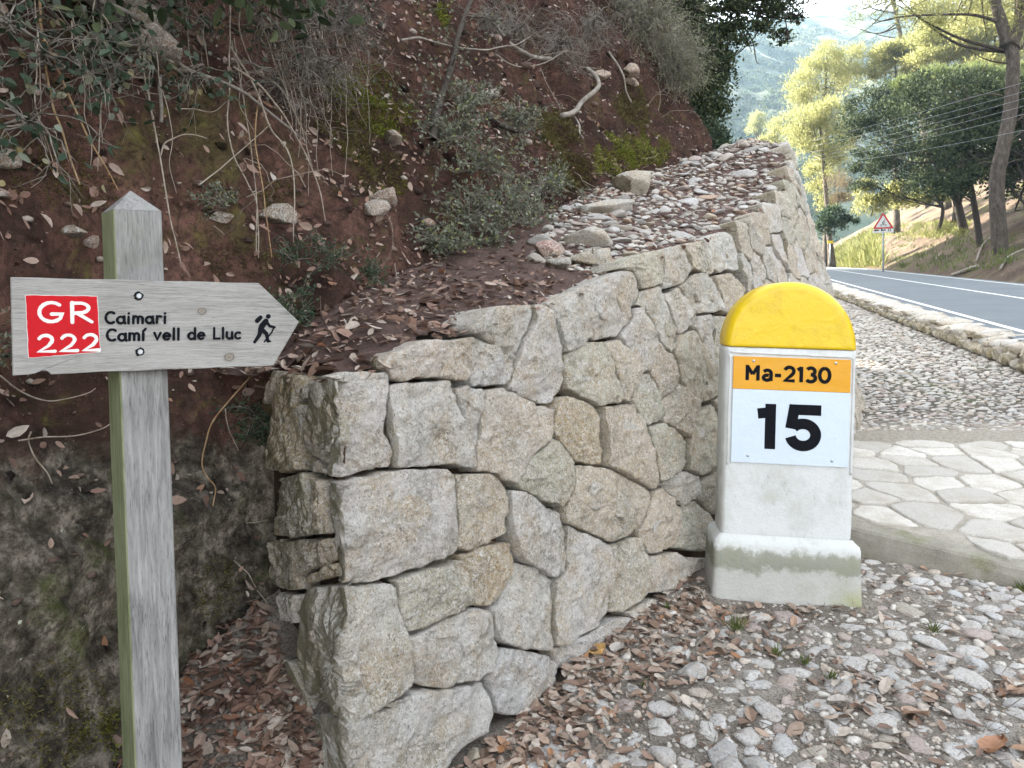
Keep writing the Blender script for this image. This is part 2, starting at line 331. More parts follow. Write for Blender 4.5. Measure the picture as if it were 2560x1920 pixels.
IVYL = leaf_mat('bramble_leaf', [(0, (.015, .030, .018)), (.5, (.035, .070, .042)), (.75, (.075, .115, .080)), (.90, (.19, .22, .17)), (.97, (.24, .20, .09)), (1, (.34, .30, .22))], .15, .55)
DRYL = leaf_mat('fallen_leaf', [(0, (.085, .055, .042)), (.18, (.20, .125, .095)), (.38, (.31, .215, .165)), (.62, (.40, .32, .26)), (.86, (.50, .445, .385)), (.95, (.33, .155, .07)), (1, (.58, .55, .49))], .1, .6, mottled=.45)
REDL = leaf_mat('red_brown_fallen_leaf', [(0, (.10, .058, .045)), (.25, (.22, .125, .098)), (.5, (.31, .20, .155)), (.72, (.38, .285, .235)), (.88, (.46, .40, .345)), (.95, (.28, .11, .05)), (1, (.56, .52, .46))], .1, .6, mottled=.4)
GRASSG = leaf_mat('grass_blade', [(0, (.08, .12, .03)), (1, (.17, .20, .06))], .35, mottled=.1)
GRASSY = leaf_mat('sunny_grass_blade', [(0, (.16, .19, .05)), (.6, (.27, .28, .09)), (1, (.38, .35, .16))], .4, mottled=.05)  # paler copy of the grass blade with sunlight put into its colour
DRYG = leaf_mat('dry_grey_grass', [(0, (.14, .155, .085)), (.5, (.27, .285, .165)), (1, (.44, .43, .32))], .3, mottled=.1)
MOSSM = leaf_mat('moss_tuft', [(0, (.080, .095, .012)), (.6, (.165, .185, .020)), (1, (.25, .265, .05))], .3, mottled=.2)
MOSSB = leaf_mat('brown_moss_tuft', [(0, (.050, .045, .012)), (.6, (.10, .090, .024)), (1, (.16, .14, .045))], .3, mottled=.3)
NEEDLE = leaf_mat('dead_needles', [(0, (.05, .035, .025)), (.6, (.12, .085, .06)), (1, (.25, .19, .14))], 0)
# ------------------------------------------------------------------ the dry stone wall's face as a surface S(s, z)
_front = smooth_line([(-.386, 1.837), (-.133, 2.22), (.175, 2.70), (.741, 3.448), (1.05, 3.83), (1.9, 4.86), (2.87, 6.06), (3.42, 6.98), (3.80, 7.95), (4.05, 9.0), (4.15, 10.4), (4.0, 12.0), (3.5, 14)], 10)
_end = np.linspace((-.83, 2.45), (-.386, 1.837), 12)[:-1]
WB = np.vstack([_end, _front]); N_END = len(_end)
_seg = np.linalg.norm(np.diff(WB, axis=0), axis=1); WS = np.concatenate([[0], np.cumsum(_seg)]); WS -= WS[N_END]
_t = unit(np.diff(WB, axis=0)); _n = np.stack([_t[:, 1], -_t[:, 0]], 1)          # outward = right of direction
_nv = np.vstack([_n[:1], _n[:-1] + _n[1:], _n[-1:]]); _nv = unit(_nv)
_co = np.clip((_nv * np.vstack([_n[:1], _n])).sum(1), .3, 1); WM = _nv / _co[:, None]
WM[:N_END + 1] = (.36, -.52); WBAT = np.interp(WS, [-2, 0, .25, 1.5, 4, 7, 9], [.15, .15, .12, .15, .22, .27, .28])
def S(s, z, out=0.0):
    s = np.asarray(s, float); z = np.asarray(z, float)
    off = out - np.interp(s, WS, WBAT) * z
    mx = np.interp(s, WS, WM[:, 0]); my = np.interp(s, WS, WM[:, 1])
    return np.stack([np.interp(s, WS, WB[:, 0]) + mx * off, np.interp(s, WS, WB[:, 1]) + my * off, z + 0 * s], -1)
def SN(s, e=.035):
    a = np.stack([np.interp(s - e, WS, WB[:, i]) for i in (0, 1)], -1); b = np.stack([np.interp(s + e, WS, WB[:, i]) for i in (0, 1)], -1)
    t = unit(b - a); bat = np.interp(s, WS, WBAT); n = np.stack([t[..., 1], -t[..., 0], bat], -1); return unit(n)
_gs, _gz = np.meshgrid(np.linspace(-.75, 9.2, 900), np.linspace(-.5, 4.0, 300)); _GP = S(_gs.ravel(), _gz.ravel()); _GPX = to_px(_GP); _GD = _GP[:, 1]
def wall_sz(pts):
    """pixel rows of the photograph's wall -> (s, z) on the wall's face"""
    out = []
    for px, py in pts:
        d2 = (_GPX[:, 0] - px) ** 2 + (_GPX[:, 1] - py) ** 2; m = d2 < max(d2.min() * 4, 40)
        ok = np.where(m)[0]; ok = ok[_GD[ok] < _GD[ok].min() + .25]; i = ok[np.argmin(d2[ok])]
        s, z = _gs.ravel()[i], _gz.ravel()[i]
        for _ in range(6):
            p = to_px(S(np.array([s, s + .004, s]), np.array([z, z, z + .004])))
            J = np.stack([(p[1] - p[0]) / .004, (p[2] - p[0]) / .004], 1)
            try: d = np.linalg.solve(J, np.array([px, py]) - p[0])
            except np.linalg.LinAlgError: break
            d = np.clip(d, -.03, .03); s += d[0]; z += d[1]
        out.append((s, z))
    return np.array(out)
R5 = (640, 800, 1.8433); RA = (1100, 600, 2.765); RB = (1300, 360, 2.765); RC = (640, 1320, 2.765)
def conv(reg, pts): return [(reg[0] + x / reg[2], reg[1] + y / reg[2]) for x, y in pts]
# outlines of the stones that can be told apart; G grey, T tan, W warm pale, O olive, Y ochre, B bluish
G, T, W_, O, Y, B_ = (.72, .695, .655), (.65, .55, .405), (.74, .655, .55), (.57, .54, .41), (.60, .46, .255), (.68, .695, .705)
STONES = [
 (R5, G, [(255,285),(395,235),(610,235),(612,330),(598,420),(595,500),(640,600),(642,680),(430,712),(330,690),(235,610),(210,560),(240,400)]),
 (R5, Y, [(65,690),(90,400),(110,300),(130,250),(210,245),(212,330),(195,420),(205,520),(195,620),(205,690),(120,705)]),
 (R5, T, [(50,390),(75,232),(120,240),(100,320),(75,390)]),
 (R5, G, [(200,320),(245,310),(242,370),(210,380)]),
 (R5, G, [(185,415),(235,388),(236,430),(208,520),(190,470)]),
 (R5, W_, [(230,640),(260,640),(345,715),(235,700)]),
 (R5, G, [(615,300),(700,285),(880,275),(905,320),(960,480),(1020,600),(1018,690),(930,668),(650,688),(640,620),(640,560),(612,400)]),
 (R5, B_, [(908,320),(960,305),(1050,315),(1055,370),(1035,480),(1030,560),(1010,575),(985,510)]),
 (R5, W_, [(1060,320),(1140,310),(1300,385),(1370,410),(1372,510),(1260,650),(1195,765),(1100,705),(1022,690),(1020,600),(1038,520)]),
 (R5, W_, [(580,175),(640,140),(760,95),(985,78),(985,170),(975,240),(960,285),(790,265),(660,278),(620,275),(615,240),(575,220)]),
 (R5, B_, [(990,80),(1050,90),(1205,165),(1190,260),(1160,300),(1010,305),(985,290)]),
 (RA, G, [(200,600),(240,545),(330,490),(430,450),(640,440),(640,560),(590,690),(540,790),(470,765),(340,705),(290,670),(215,645)]),
 (RA, G, [(640,440),(700,440),(760,490),(800,590),(850,760),(870,950),(840,1050),(790,1120),(720,1135),(610,1090),(500,1035),(520,950),(560,780),(610,650),(650,560)]),
 (RA, G, [(730,430),(790,390),(920,350),(950,400),(970,500),(1020,620),(1010,710),(960,745),(870,785),(850,700),(825,600)]),
 (RA, G, [(945,350),(1000,315),(1150,250),(1220,215),(1300,205),(1345,260),(1375,340),(1330,470),(1320,560),(1255,625),(1235,670),(1100,692),(1025,675),(1020,580),(975,470)]),
 (RA, O, [(870,790),(1000,700),(1130,700),(1190,790),(1220,920),(1255,1060),(1245,1125),(1110,1150),(1000,1090),(885,1030)]),
 (RA, T, [(1140,710),(1240,680),(1310,750),(1390,890),(1380,950),(1350,1010),(1310,1115),(1255,1115),(1250,1010),(1210,840)]),
 (RA, G, [(1350,470),(1400,460),(1460,580),(1505,700),(1480,800),(1465,915),(1400,905),(1330,770),(1250,680),(1255,640),(1330,550)]),
 (RA, T, [(1495,700),(1560,760),(1630,830),(1655,940),(1640,1020),(1535,1100),(1500,1000),(1465,920),(1480,800)]),
 (RA, G, [(1375,350),(1530,310),(1550,380),(1590,480),(1640,620),(1640,740),(1600,780),(1560,740),(1510,690),(1470,580),(1410,460),(1345,450),(1372,390)]),
 (RA, G, [(1555,370),(1640,330),(1690,370),(1740,450),(1765,530),(1740,590),(1655,660),(1630,580),(1590,460)]),
 (RA, G, [(1660,320),(1780,225),(1830,220),(1900,270),(1960,420),(1970,480),(1900,500),(1760,510),(1740,440),(1690,360)]),
 (RA, T, [(1890,245),(2000,225),(2070,270),(2110,340),(2100,390),(2070,420),(2060,470),(2030,510),(1975,490),(1955,380)]),
 (RB, O, [(690,862),(740,790),(850,750),(1000,725),(1000,800),(990,900),(975,972),(840,1005),(820,960),(770,880)]),
 (RB, G, [(1005,722),(1120,690),(1160,740),(1198,860),(1140,960),(1000,1008),(985,970),(1000,880)]),
 (RB, T, [(1125,690),(1270,665),(1300,740),(1350,880),(1330,905),(1240,880),(1200,868),(1170,765)]),
 (RB, G, [(1275,650),(1380,605),(1460,622),(1490,720),(1500,880),(1420,870),(1390,890),(1348,860),(1310,740)]),
 (RA, O, [(1650,660),(1740,620),(1790,730),(1860,830),(1930,950),(1980,1000),(1970,1040),(1890,1100),(1800,1140),(1740,1060),(1680,950),(1650,830),(1620,780)]),
 (RA, G, [(1740,600),(1780,520),(1880,510),(1900,600),(1900,680),(1920,900),(1860,830),(1790,720)]),
 (RA, O, [(1890,520),(2030,525),(2010,640),(1990,780),(1985,960),(1930,930),(1905,780),(1905,640)]),
 (RA, T, [(1540,1110),(1660,990),(1700,1010),(1780,1120),(1780,1200),(1760,1290),(1720,1370),(1650,1310),(1550,1250),(1558,1190)]),
 (RA, O, [(1400,920),(1440,925),(1500,1020),(1530,1120),(1552,1190),(1540,1250),(1410,1285),(1370,1200),(1320,1110),(1360,1010)]),
 (R5, T, [(1590,400),(1740,385),(1800,500),(1830,620),(1850,740),(1838,788),(1690,705),(1618,665),(1622,600)]),
 (R5, Y, [(1375,400),(1410,345),(1500,370),(1585,410),(1600,520),(1616,662),(1560,665),(1490,655),(1370,525)]),
 (R5, O, [(1800,490),(1870,475),(1940,510),(1985,570),(1985,640),(1960,700),(1860,750),(1832,600)]),
 (R5, O, [(2000,480),(2040,420),(2110,385),(2140,430),(2160,560),(2140,660),(2050,725),(1990,690)]),
 (R5, T, [(2113,370),(2175,335),(2175,540),(2145,430)]),
 (R5, O, [(1280,625),(1360,540),(1410,560),(1485,660),(1470,760),(1410,865),(1300,820),(1200,760),(1250,680)]),
 (R5, T, [(1490,665),(1600,680),(1690,710),(1830,795),(1800,900),(1765,970),(1660,1030),(1540,980),(1420,930),(1430,860),(1475,760)]),
 (R5, G, [(1860,755),(1960,695),(2030,720),(2035,800),(1960,860),(1900,790)]),
 (R5, O, [(2042,740),(2170,675),(2170,900),(2110,890),(2037,815)]),
 (R5, T, [(1840,780),(1890,772),(1955,870),(1958,940),(1930,1050),(1810,1080),(1775,980)]),
 (R5, O, [(1972,850),(2020,830),(2110,900),(2120,980),(2080,1070),(1945,1055),(1962,960)]),
 (R5, G, [(1175,780),(1250,790),(1400,890),(1430,970),(1420,1170),(1370,1190),(1215,1100),(1180,960)]),
 (R5, G, [(1435,945),(1540,990),(1635,1040),(1630,1200),(1620,1350),(1560,1420),(1440,1500),(1390,1515),(1380,1300),(1388,1195),(1424,1170)]),
 (R5, O, [(1640,1040),(1770,995),(1800,1080),(1813,1150),(1795,1270),(1690,1350),(1640,1350),(1632,1200)]),
 (R5, W_, [(1816,1088),(1930,1068),(1998,1110),(1988,1180),(1960,1260),(1812,1260)]),
 (R5, W_, [(1994,1092),(2080,1095),(2060,1200),(1980,1270),(1970,1220),(1992,1150)]),
 (R5, T, [(915,710),(1080,710),(1165,760),(1170,860),(1160,980),(1010,1065),(930,1060),(925,900)]),
 (R5, (.68,.63,.59), [(345,730),(460,720),(660,690),(880,680),(910,750),(915,950),(925,1070),(800,1120),(510,1220),(400,1190),(365,1090),(340,950),(330,830)]),
 (R5, O, [(90,990),(90,800),(110,720),(240,700),(253,850),(245,990),(160,1005)]),
 (R5, T, [(258,720),(325,740),(332,990),(265,985),(254,860)]),
 (R5, T, [(75,1030),(90,1010),(240,1012),(335,1005),(345,1120),(260,1150),(205,1190),(215,1250),(140,1240),(85,1215)]),
 (R5, Y, [(208,1190),(280,1145),(355,1115),(380,1180),(220,1215)]),
 (R5, G, [(110,1250),(205,1260),(190,1400),(120,1390)]),
 (RC, (.62,.60,.54), [(320,420),(600,380),(945,375),(960,480),(1020,720),(1055,950),(1070,1060),(960,1150),(730,1280),(540,1230),(390,1160),(300,900),(280,620)]),
 (RC, O, [(950,350),(1250,260),(1410,215),(1460,330),(1510,470),(1490,540),(1250,640),(1060,725),(1000,690),(970,480)]),
 (RC, Y, [(1420,190),(1560,130),(1750,90),(1805,110),(1810,300),(1730,450),(1640,550),(1520,540),(1506,440),(1446,270)]),
 (RC, G, [(1040,740),(1250,650),(1490,548),(1610,560),(1650,700),(1690,830),(1670,990),(1600,1040),(1400,1090),(1290,1120),(1110,1090),(1055,900)]),
 (RC, G, [(1640,570),(1740,460),(1820,240),(1950,270),(2060,350),(2060,700),(2080,850),(2040,860),(1850,840),(1690,790),(1660,700)]),
 (RC, (.76,.755,.74), [(480,1260),(650,1290),(930,1230),(1050,1120),(1370,1110),(1590,1060),(1650,1200),(1670,1300),(1640,1420),(1400,1560),(1300,1680),(1250,1800),(560,1800),(540,1560)]),
 (RC, G, [(870,1225),(1040,1130),(1030,1180),(940,1230)]),
 (RC, B_, [(1620,1060),(1700,830),(1860,840),(2040,880),(2105,950),(2090,1060),(1930,1240),(1800,1300),(1690,1300),(1660,1180)]),
 (R5, (.72,.72,.71), [(1385,1520),(1560,1430),(1650,1370),(1730,1370),(1740,1420),(1640,1480),(1500,1600),(1440,1620),(1400,1590)]),
 (R5, W_, [(1700,1350),(1800,1290),(1910,1280),(1920,1330),(1800,1395),(1740,1405)]),
]
TOPPX = [(690,962),(760,950),(854,928),(960,920),(975,890),(1052,851),(1174,842),(1185,810),(1255,768),(1331,759),(1386,741),(1433,727),(1530,690),(1570,676),(1568,660),(1662,622),(1705,609),(1759,598),(1810,572),(1864,548),(1918,512),(1947,480),(1972,440),(1987,400)]
_tp = wall_sz(TOPPX); _o = np.argsort(_tp[:, 0]); _ts, _tz = _tp[_o, 0], _tp[_o, 1]
_ts = np.concatenate([[-.9], _ts, [_ts[-1] + .8, 9.5]]); _tz = np.concatenate([[_tz[0]], _tz, [_tz[-1] + .18, _tz[-1] + .35]])
def ztop(s): return np.interp(s, _ts, _tz)
def clip(poly, a, n):
    out = []
    for i in range(len(poly)):
        p, q = poly[i], poly[(i + 1) % len(poly)]; dp, dq = np.dot(p - a, n), np.dot(q - a, n)
        if dp <= 0: out.append(p)
        if dp * dq < 0: out.append(p + (q - p) * dp / (dp - dq))
    return out
def voronoi(seeds, use, reach):
    cells = []
    for i in use:
        c = seeds[i]; poly = [c + reach * np.array(v) for v in ((-1, -1), (1, -1), (1, 1), (-1, 1))]
        d = np.linalg.norm(seeds - c, axis=1)
        for j in np.argsort(d)[1:40]:
            if d[j] > 2.9 * reach or len(poly) < 3: break
            poly = clip(poly, (c + seeds[j]) / 2, seeds[j] - c)
        cells.append(np.array(poly) if len(poly) > 2 else None)
    return cells
def resample(poly, n):
    p = np.vstack([poly, poly[:1]]); d = np.concatenate([[0], np.cumsum(np.linalg.norm(np.diff(p, axis=0), axis=1))])
    t = np.linspace(0, d[-1], n, endpoint=False); return np.stack([np.interp(t, d, p[:, i]) for i in (0, 1)], 1)
def lap(p, it):
    for _ in range(it): p = .5 * p + .25 * (np.roll(p, 1, 0) + np.roll(p, -1, 0))
    return p
def stone_on_wall(poly, n, depth, seed, gap=.006, bulge=.028, rough=.016, top=False):
    r = np.random.default_rng(seed)
    q = lap(resample(poly, n), 1); c = q.mean(0); nrm = unit(np.stack([np.gradient(q[:, 1]), -np.gradient(q[:, 0])], 1))
    area = .5 * np.sum(q[:, 0] * np.roll(q[:, 1], -1) - np.roll(q[:, 0], -1) * q[:, 1])
    if area < 0: nrm = -nrm
    per = np.linalg.norm(q - c, axis=1).mean()
    e3 = np.stack([q[:, 0], q[:, 1], np.full(n, seed * .37)], 1)
    q = q + nrm * (-gap + .006 * fbm(e3 * 18, 4, seed, .6))[:, None]
    tilt = r.uniform(-.075, .075, 2); prot = r.uniform(-.007, .008); edge = min(.009, per * .08)
    rings = [(1.0, -depth), (1.0, -.06), (1.0, -.028)]
    rings += [(1 - edge * .12 / per, -edge * .55), (1 - edge * .45 / per, -edge * .18), (1 - edge / per, 0)]
    m = max(3, n // 6); tt = np.linspace(1 - edge / per, .06, m + 1)[1:]; rings += [(t, None) for t in tt]
    SS = []; DD = []
    for t, d in rings:
        p = c + (q - c) * t
        if d is None: d = bulge * (1 - (t / (1 - edge / per)) ** 3)
        SS.append(p); DD.append(np.full(n, d))
    SS = np.concatenate(SS + [c[None]]); DD = np.concatenate(DD + [[bulge]])
    X = S(SS[:, 0], SS[:, 1]); Nn = SN(SS[:, 0], .016)
    w = np.clip((DD + .05) / .05, 0, 1)
    seed3 = X + seed * 1.7
    fac = np.floor(2.5 * fbm(seed3 * 5.5, 2, seed + 5)) / 2.5                     # chipped facets
    nz = rough * (1.1 * fbm(seed3 * 7, 3, seed) + .7 * ridged(seed3 * 15, 3, seed + 9) + 1.0 * fac) + .0075 * ridged(seed3 * 40, 3, seed)
    D = DD + w * (nz + prot + tilt[0] * (SS[:, 0] - c[0]) + tilt[1] * (SS[:, 1] - c[1]))
    rough_side = .008 * fbm(seed3 * 25, 3, seed + 3)
    NI = SN(SS[:, 0], .55); V = X + Nn * np.maximum(D, -.02)[:, None] + NI * np.minimum(D + .02, 0)[:, None]; V[:, 2] += np.where(DD < -.001, rough_side, 0)
    nr = len(rings); last = (nr - 1) * n; j = np.arange(n); j2 = (j + 1) % n
    Q = grid_faces(nr, n, True); Tt = np.stack([last + j, last + j2, np.full(n, nr * n)], 1)
    if area < 0: Q = Q[:, ::-1]; Tt = Tt[:, ::-1]
    o = V.mean(0); return V - o, [Q, Tt], o

wall = thing('dry_stone_wall', 'pale dry stone retaining wall with fitted boulders rising up the slope', 'wall', tuple(S(0, 0)))
wall_loc = np.array(wall.location)
polys = []
for reg, col, pts in STONES: polys.append((wall_sz(conv(reg, pts)), col))
dummy = []
for q, _ in polys:
    rs = resample(q, max(10, int(len(q) * 2))); c = q.mean(0)
    dummy.append(c + (rs - c) * .90); dummy.append(c[None])
dummy = np.concatenate(dummy)
cand = []
for _ in range(14000):
    ss = rng.uniform(-.40, 9.0); p = np.array([ss, rng.uniform(-.3, ztop(ss) - .06)]); far = p[0] > 2.3
    if p[0] < 1.2 and p[1] < .0: continue
    if np.min(np.linalg.norm(dummy - p, axis=1)) < .088: continue
    rr_ = .20 if far else .15
    if cand and np.min(np.linalg.norm((np.array(cand) - p) / np.array([rr_ * 1.12, rr_ * .92]), axis=1)) < 1: continue
    cand.append(p)
cand = np.array(cand)
mir = np.array([[p[0], 2 * ztop(p[0]) + .0 - p[1]] for p in cand if p[1] > ztop(p[0]) - .3])
hand_top = np.array([[s_, ztop(s_) + .10] for s_ in np.arange(-.72, 2.5, .15)])
seeds = np.vstack([cand, dummy, mir, hand_top])
cells = voronoi(seeds, range(len(cand)), .30)
for p, cell in zip(cand, cells):
    if cell is None: continue
    a = .5 * abs(np.sum(cell[:, 0] * np.roll(cell[:, 1], -1) - np.roll(cell[:, 0], -1) * cell[:, 1]))
    if a < .003: continue
    u = rng.random(); base = [G, W_, T, O, (.70, .68, .65)][int(u * 5)]
    polys.append((cell, base))
for i, (q, col) in enumerate(polys):
    c = q.mean(0); near = i < len(STONES)
    col = np.array(col) * (rng.uniform(.93, 1.07) if near else rng.uniform(.78, 1.1)) + rng.uniform(-.012, .012, 3)
    big = np.linalg.norm(q - c, axis=1).mean()
    n = 96 if (near and big > .09) else (60 if near else 34)
    dep = .26 if np.max(q[:, 1]) > ztop(c[0]) - .12 else .16
    V, Fs, o = stone_on_wall(q, n, dep, i + 1, gap=.0015 if near else .006, bulge=min(.007, big * .05), rough=.017 if near else .020)
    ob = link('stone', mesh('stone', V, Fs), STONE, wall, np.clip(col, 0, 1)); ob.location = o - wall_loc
# rubble core behind the faces, seen only in the joints
ss = np.linspace(-.74, 9.2, 260); rows = np.linspace(0, 1, 14)
Vc = np.concatenate([S(ss, -.5 + (ztop(ss) - .05 + .5) * t, -.02) - SN(ss, .4) * .065 for t in rows])
Vc = Vc + .012 * fbm(Vc * 14, 3)[:, None]
link('rubble_core', mesh('rubble_core', Vc - wall_loc, grid_faces(14, 260)), CORE, wall)

# ------------------------------------------------------------------ earth bank: swept profile along a curve
_bk = np.array([(-1.75, -1.5, .9), (-1.55, .2, .95), (-1.36, 1.2, 1.0), (-1.17, 1.95, 1.05), (-1.09, 2.25, 1.08), (-.98, 2.62, 1.16), (-.82, 3.02, 1.38), (-.50, 3.85, 1.62), (-.02, 4.7, 1.90), (.72, 6.2, 2.38), (1.9, 8.3, 2.90), (2.66, 10.0, 3.25), (2.75, 11.3, 3.3), (2.6, 13.2, 3.4), (2.5, 17.0, 3.8), (2.8, 24.0, 4.6), (4.2, 34.0, 5.2), (5.5, 46.0, 6.0), (6.0, 58.0, 6.5), (6.4, 68.0, 7.0), (6.6, 80.0, 7.5)])  # the run past the crest is unseen, shaped to shade road and slope
BK = smooth_line(_bk, 12); BS = np.concatenate([[0], np.cumsum(np.linalg.norm(np.diff(BK[:, :2], axis=0), axis=1))])
_bt = unit(np.gradient(BK[:, :2], axis=0)); BN = np.stack([-_bt[:, 1], _bt[:, 0]], 1)
for _ in range(6): BN[1:-1] = (BN[:-2] + BN[1:-1] + BN[2:]) / 3
BN = unit(BN)
def bank(s, q):
    x = np.interp(s, BS, BK[:, 0]); y = np.interp(s, BS, BK[:, 1]); zr = np.interp(s, BS, BK[:, 2])
    nx = np.interp(s, BS, BN[:, 0]); ny = np.interp(s, BS, BN[:, 1])
    k = np.interp(s, [0, 4, 5.5, 8, 14], [.34, .36, .50, .48, .36])
    d = np.where(q < 0, .14 * q, k * q - .14 * np.clip(q - 1.6, 0, 1.2)); d = np.where(q > 3.6, k * 3.6 - .168 + .62 * (q - 3.6), d)
    P = np.stack([x + nx * d, y + ny * d, zr + q], -1)
    P3 = P.reshape(-1, 3)
    a = .22 * fbm(P3 * .9, 3, 50) + .11 * ridged(P3 * np.array([2.6, 2.6, 1.6]), 3, 53) + .045 * fbm(P3 * 8, 3, 57) + .020 * ridged(P3 * 22, 3, 61)
    a = a.reshape(np.shape(x + 0 * q)); P = P.copy(); P[..., 0] -= nx * a; P[..., 1] -= ny * a; P[..., 2] += .35 * a
    return P
bs = np.concatenate([np.arange(.2, 3.0, .04), np.arange(3.0, 8.2, .024), np.arange(8.2, 14.6, .045), np.arange(14.6, BS[-1], .15)]); bq = np.concatenate([np.concatenate([np.arange(-1.6, 2.4, .028), np.arange(2.4, 3.6, .05)]), 3.6 + np.linspace(0, 1, 26) ** 1.4 * 30])
QQ, SS_ = np.meshgrid(bq, bs); BP = bank(SS_, QQ)
bank_me = mesh('earth_bank', BP.reshape(-1, 3), grid_faces(len(bs), len(bq))[:, ::-1])
bank_o = link('earth_bank', bank_me, EARTH, kind='structure')
_bd1 = np.gradient(BP, axis=0); _bd2 = np.gradient(BP, axis=1); BNRM = unit(np.cross(_bd1, _bd2)); BNRM *= np.where((BNRM * (np.array([0, 0, EYE]) - BP)).sum(-1, keepdims=True) < 0, -1, 1)
_bv = BP.reshape(-1, 3); _bnf = BNRM.reshape(-1, 3); _bok = _bv[:, 1] > .8; _bpx = np.where(_bok[:, None], to_px(np.where(_bok[:, None], _bv, 1.0)), 1e6)
def on_bank(px, py, out=0.0, ret_n=False):
    """the point of the bank seen at a pixel of the photograph"""
    d2 = (_bpx[:, 0] - px) ** 2 + (_bpx[:, 1] - py) ** 2; ok = np.where(d2 < max(350, d2.min() * 1.5))[0]
    i = ok[np.argmin(_bv[ok, 1] + .002 * np.sqrt(d2[ok]))]; n = _bnf[i]; D = _bv[i, 1]
    p = px3(px, py, D) + np.array([0, -1, 0]) * out * 0 ; p = p + unit(np.array([0, 0, EYE]) - p) * out
    return (p, n) if ret_n else p

# ------------------------------------------------------------------ terrace of the old path behind the wall
ctl = []
for s_ in np.concatenate([np.arange(-.7, 0, .2), np.arange(.05, 8.8, .35)]):
    p = S(s_, ztop(s_) - .035, -.02); ctl.append(p); p2 = S(s_, ztop(s_) - .01, -.30); ctl.append(p2 + np.array([0, 0, .035]))
for s_ in np.arange(3.75, 13.6, .35):
    x, y, z, nx, ny = [np.interp(s_, BS, BK[:, i]) for i in range(3)] + [np.interp(s_, BS, BN[:, i]) for i in (0, 1)]; ctl.append(np.array([x, y, z])); ctl.append(np.array([x + nx * .9, y + ny * .9, z + .05]))
ctl = np.array(ctl)
def tps_fit(P, v, lam=1e-3):
    d = np.linalg.norm(P[:, None] - P[None], axis=2); K = np.where(d > 0, d * d * np.log(d + 1e-9), 0) + lam * np.eye(len(P)); Q = np.hstack([np.ones((len(P), 1)), P])
    A = np.block([[K, Q], [Q.T, np.zeros((3, 3))]]); return np.linalg.solve(A, np.concatenate([v, [0, 0, 0]]))
_tw = tps_fit(ctl[:, :2], ctl[:, 2])
def terrace0(xy):
    d = np.linalg.norm(xy[:, None] - ctl[None, :, :2], axis=2); K = np.where(d > 0, d * d * np.log(d + 1e-9), 0)
    return K @ _tw[:len(ctl)] + np.hstack([np.ones((len(xy), 1)), xy]) @ _tw[len(ctl):]
def inside_wall(xy, z, margin, top=False):
    """distance behind the wall's foot line, or behind its top edge (negative in front of it)"""
    off = S(WS, ztop(WS) if top else np.zeros_like(WS))[:, :2]; dmin = np.full(len(xy), 1e9)
    for i in range(len(WS) - 1):
        a, b = off[i], off[i + 1]; ab = b - a; t = np.clip(((xy - a) @ ab) / (ab @ ab), 0, 1); dmin = np.minimum(dmin, np.linalg.norm(xy - (a + t[:, None] * ab), axis=1))
    pg = np.vstack([off, [(-5, 14.5), (-5, 3.2)]]); ins = np.zeros(len(xy), bool)
    for i in range(len(pg)):
        (x0, y0), (x1, y1) = pg[i], pg[(i + 1) % len(pg)]
        c = (y0 > xy[:, 1]) != (y1 > xy[:, 1]); ins ^= c & (xy[:, 0] < (x1 - x0) * (xy[:, 1] - y0) / (y1 - y0 if y1 != y0 else 1e-9) + x0)
    return np.where(ins, dmin, -dmin) - margin
gx, gy = np.meshgrid(np.arange(-1.7, 4.4, .034), np.arange(1.7, 12.5, .034)); xy = np.stack([gx.ravel(), gy.ravel()], 1)
tz = terrace0(xy); sd = inside_wall(xy, tz, .03, True)
P3 = np.stack([xy[:, 0], xy[:, 1], 0 * tz], 1); tz = tz + .035 * fbm(P3 * 1.8, 4, 71) + .014 * fbm(P3 * 9, 3, 75)
Qf = grid_faces(gx.shape[0], gx.shape[1]); keep = (sd[Qf] > 0).all(1); Qf = Qf[keep]
used = np.unique(Qf); remap = np.full(len(xy), -1); remap[used] = np.arange(len(used))
TV = np.stack([xy[:, 0], xy[:, 1], tz], 1)[used]
old_path = link('old_path', mesh('old_path', TV, remap[Qf]), LITTER, kind='structure')
def terrace(xy):
    xy = np.atleast_2d(xy); P3 = np.stack([xy[:, 0], xy[:, 1], np.zeros(len(xy))], 1)
    return terrace0(xy) + .035 * fbm(P3 * 1.8, 4, 71) + .014 * fbm(P3 * 9, 3, 75)

# ------------------------------------------------------------------ the ground in front, the concrete step, the paved path
def step_y(x): return 4.122 - .868 * (x - 1.907)
def ground_z(xy):
    xy = np.atleast_2d(xy); P3 = np.stack([xy[:, 0], xy[:, 1], np.zeros(len(xy))], 1)
    z = .022 * fbm(P3 * 2.2, 4, 81) + .010 * fbm(P3 * 12, 3, 85)
    foot = np.clip(1 - np.abs(inside_wall(xy, 0 * z, 0)) / .35, 0, 1); z = z + .05 * foot ** 2 * (xy[:, 0] > .2)
    lf = np.clip((-.40 - xy[:, 0]) / .12, 0, 1); z = z + lf * (.5 * np.clip(xy[:, 1] - 1.65, 0, 1.5))
    return z
def path_z(y): return .13 + .08 * (y - 4.0)
gx, gy = np.meshgrid(np.arange(-1.7, 3.9, .026), np.arange(1.2, 5.2, .026)); xy = np.stack([gx.ravel(), gy.ravel()], 1)
gz = ground_z(xy); Qf = grid_faces(*gx.shape); beyond = xy[:, 1] - step_y(xy[:, 0]); Qf = Qf[(beyond[Qf] < .12).any(1)]
used = np.unique(Qf); remap = np.full(len(xy), -1); remap[used] = np.arange(len(used))
ground = link('ground', mesh('ground', np.stack([xy[:, 0], xy[:, 1], gz], 1)[used], remap[Qf]), GRIT, kind='structure')
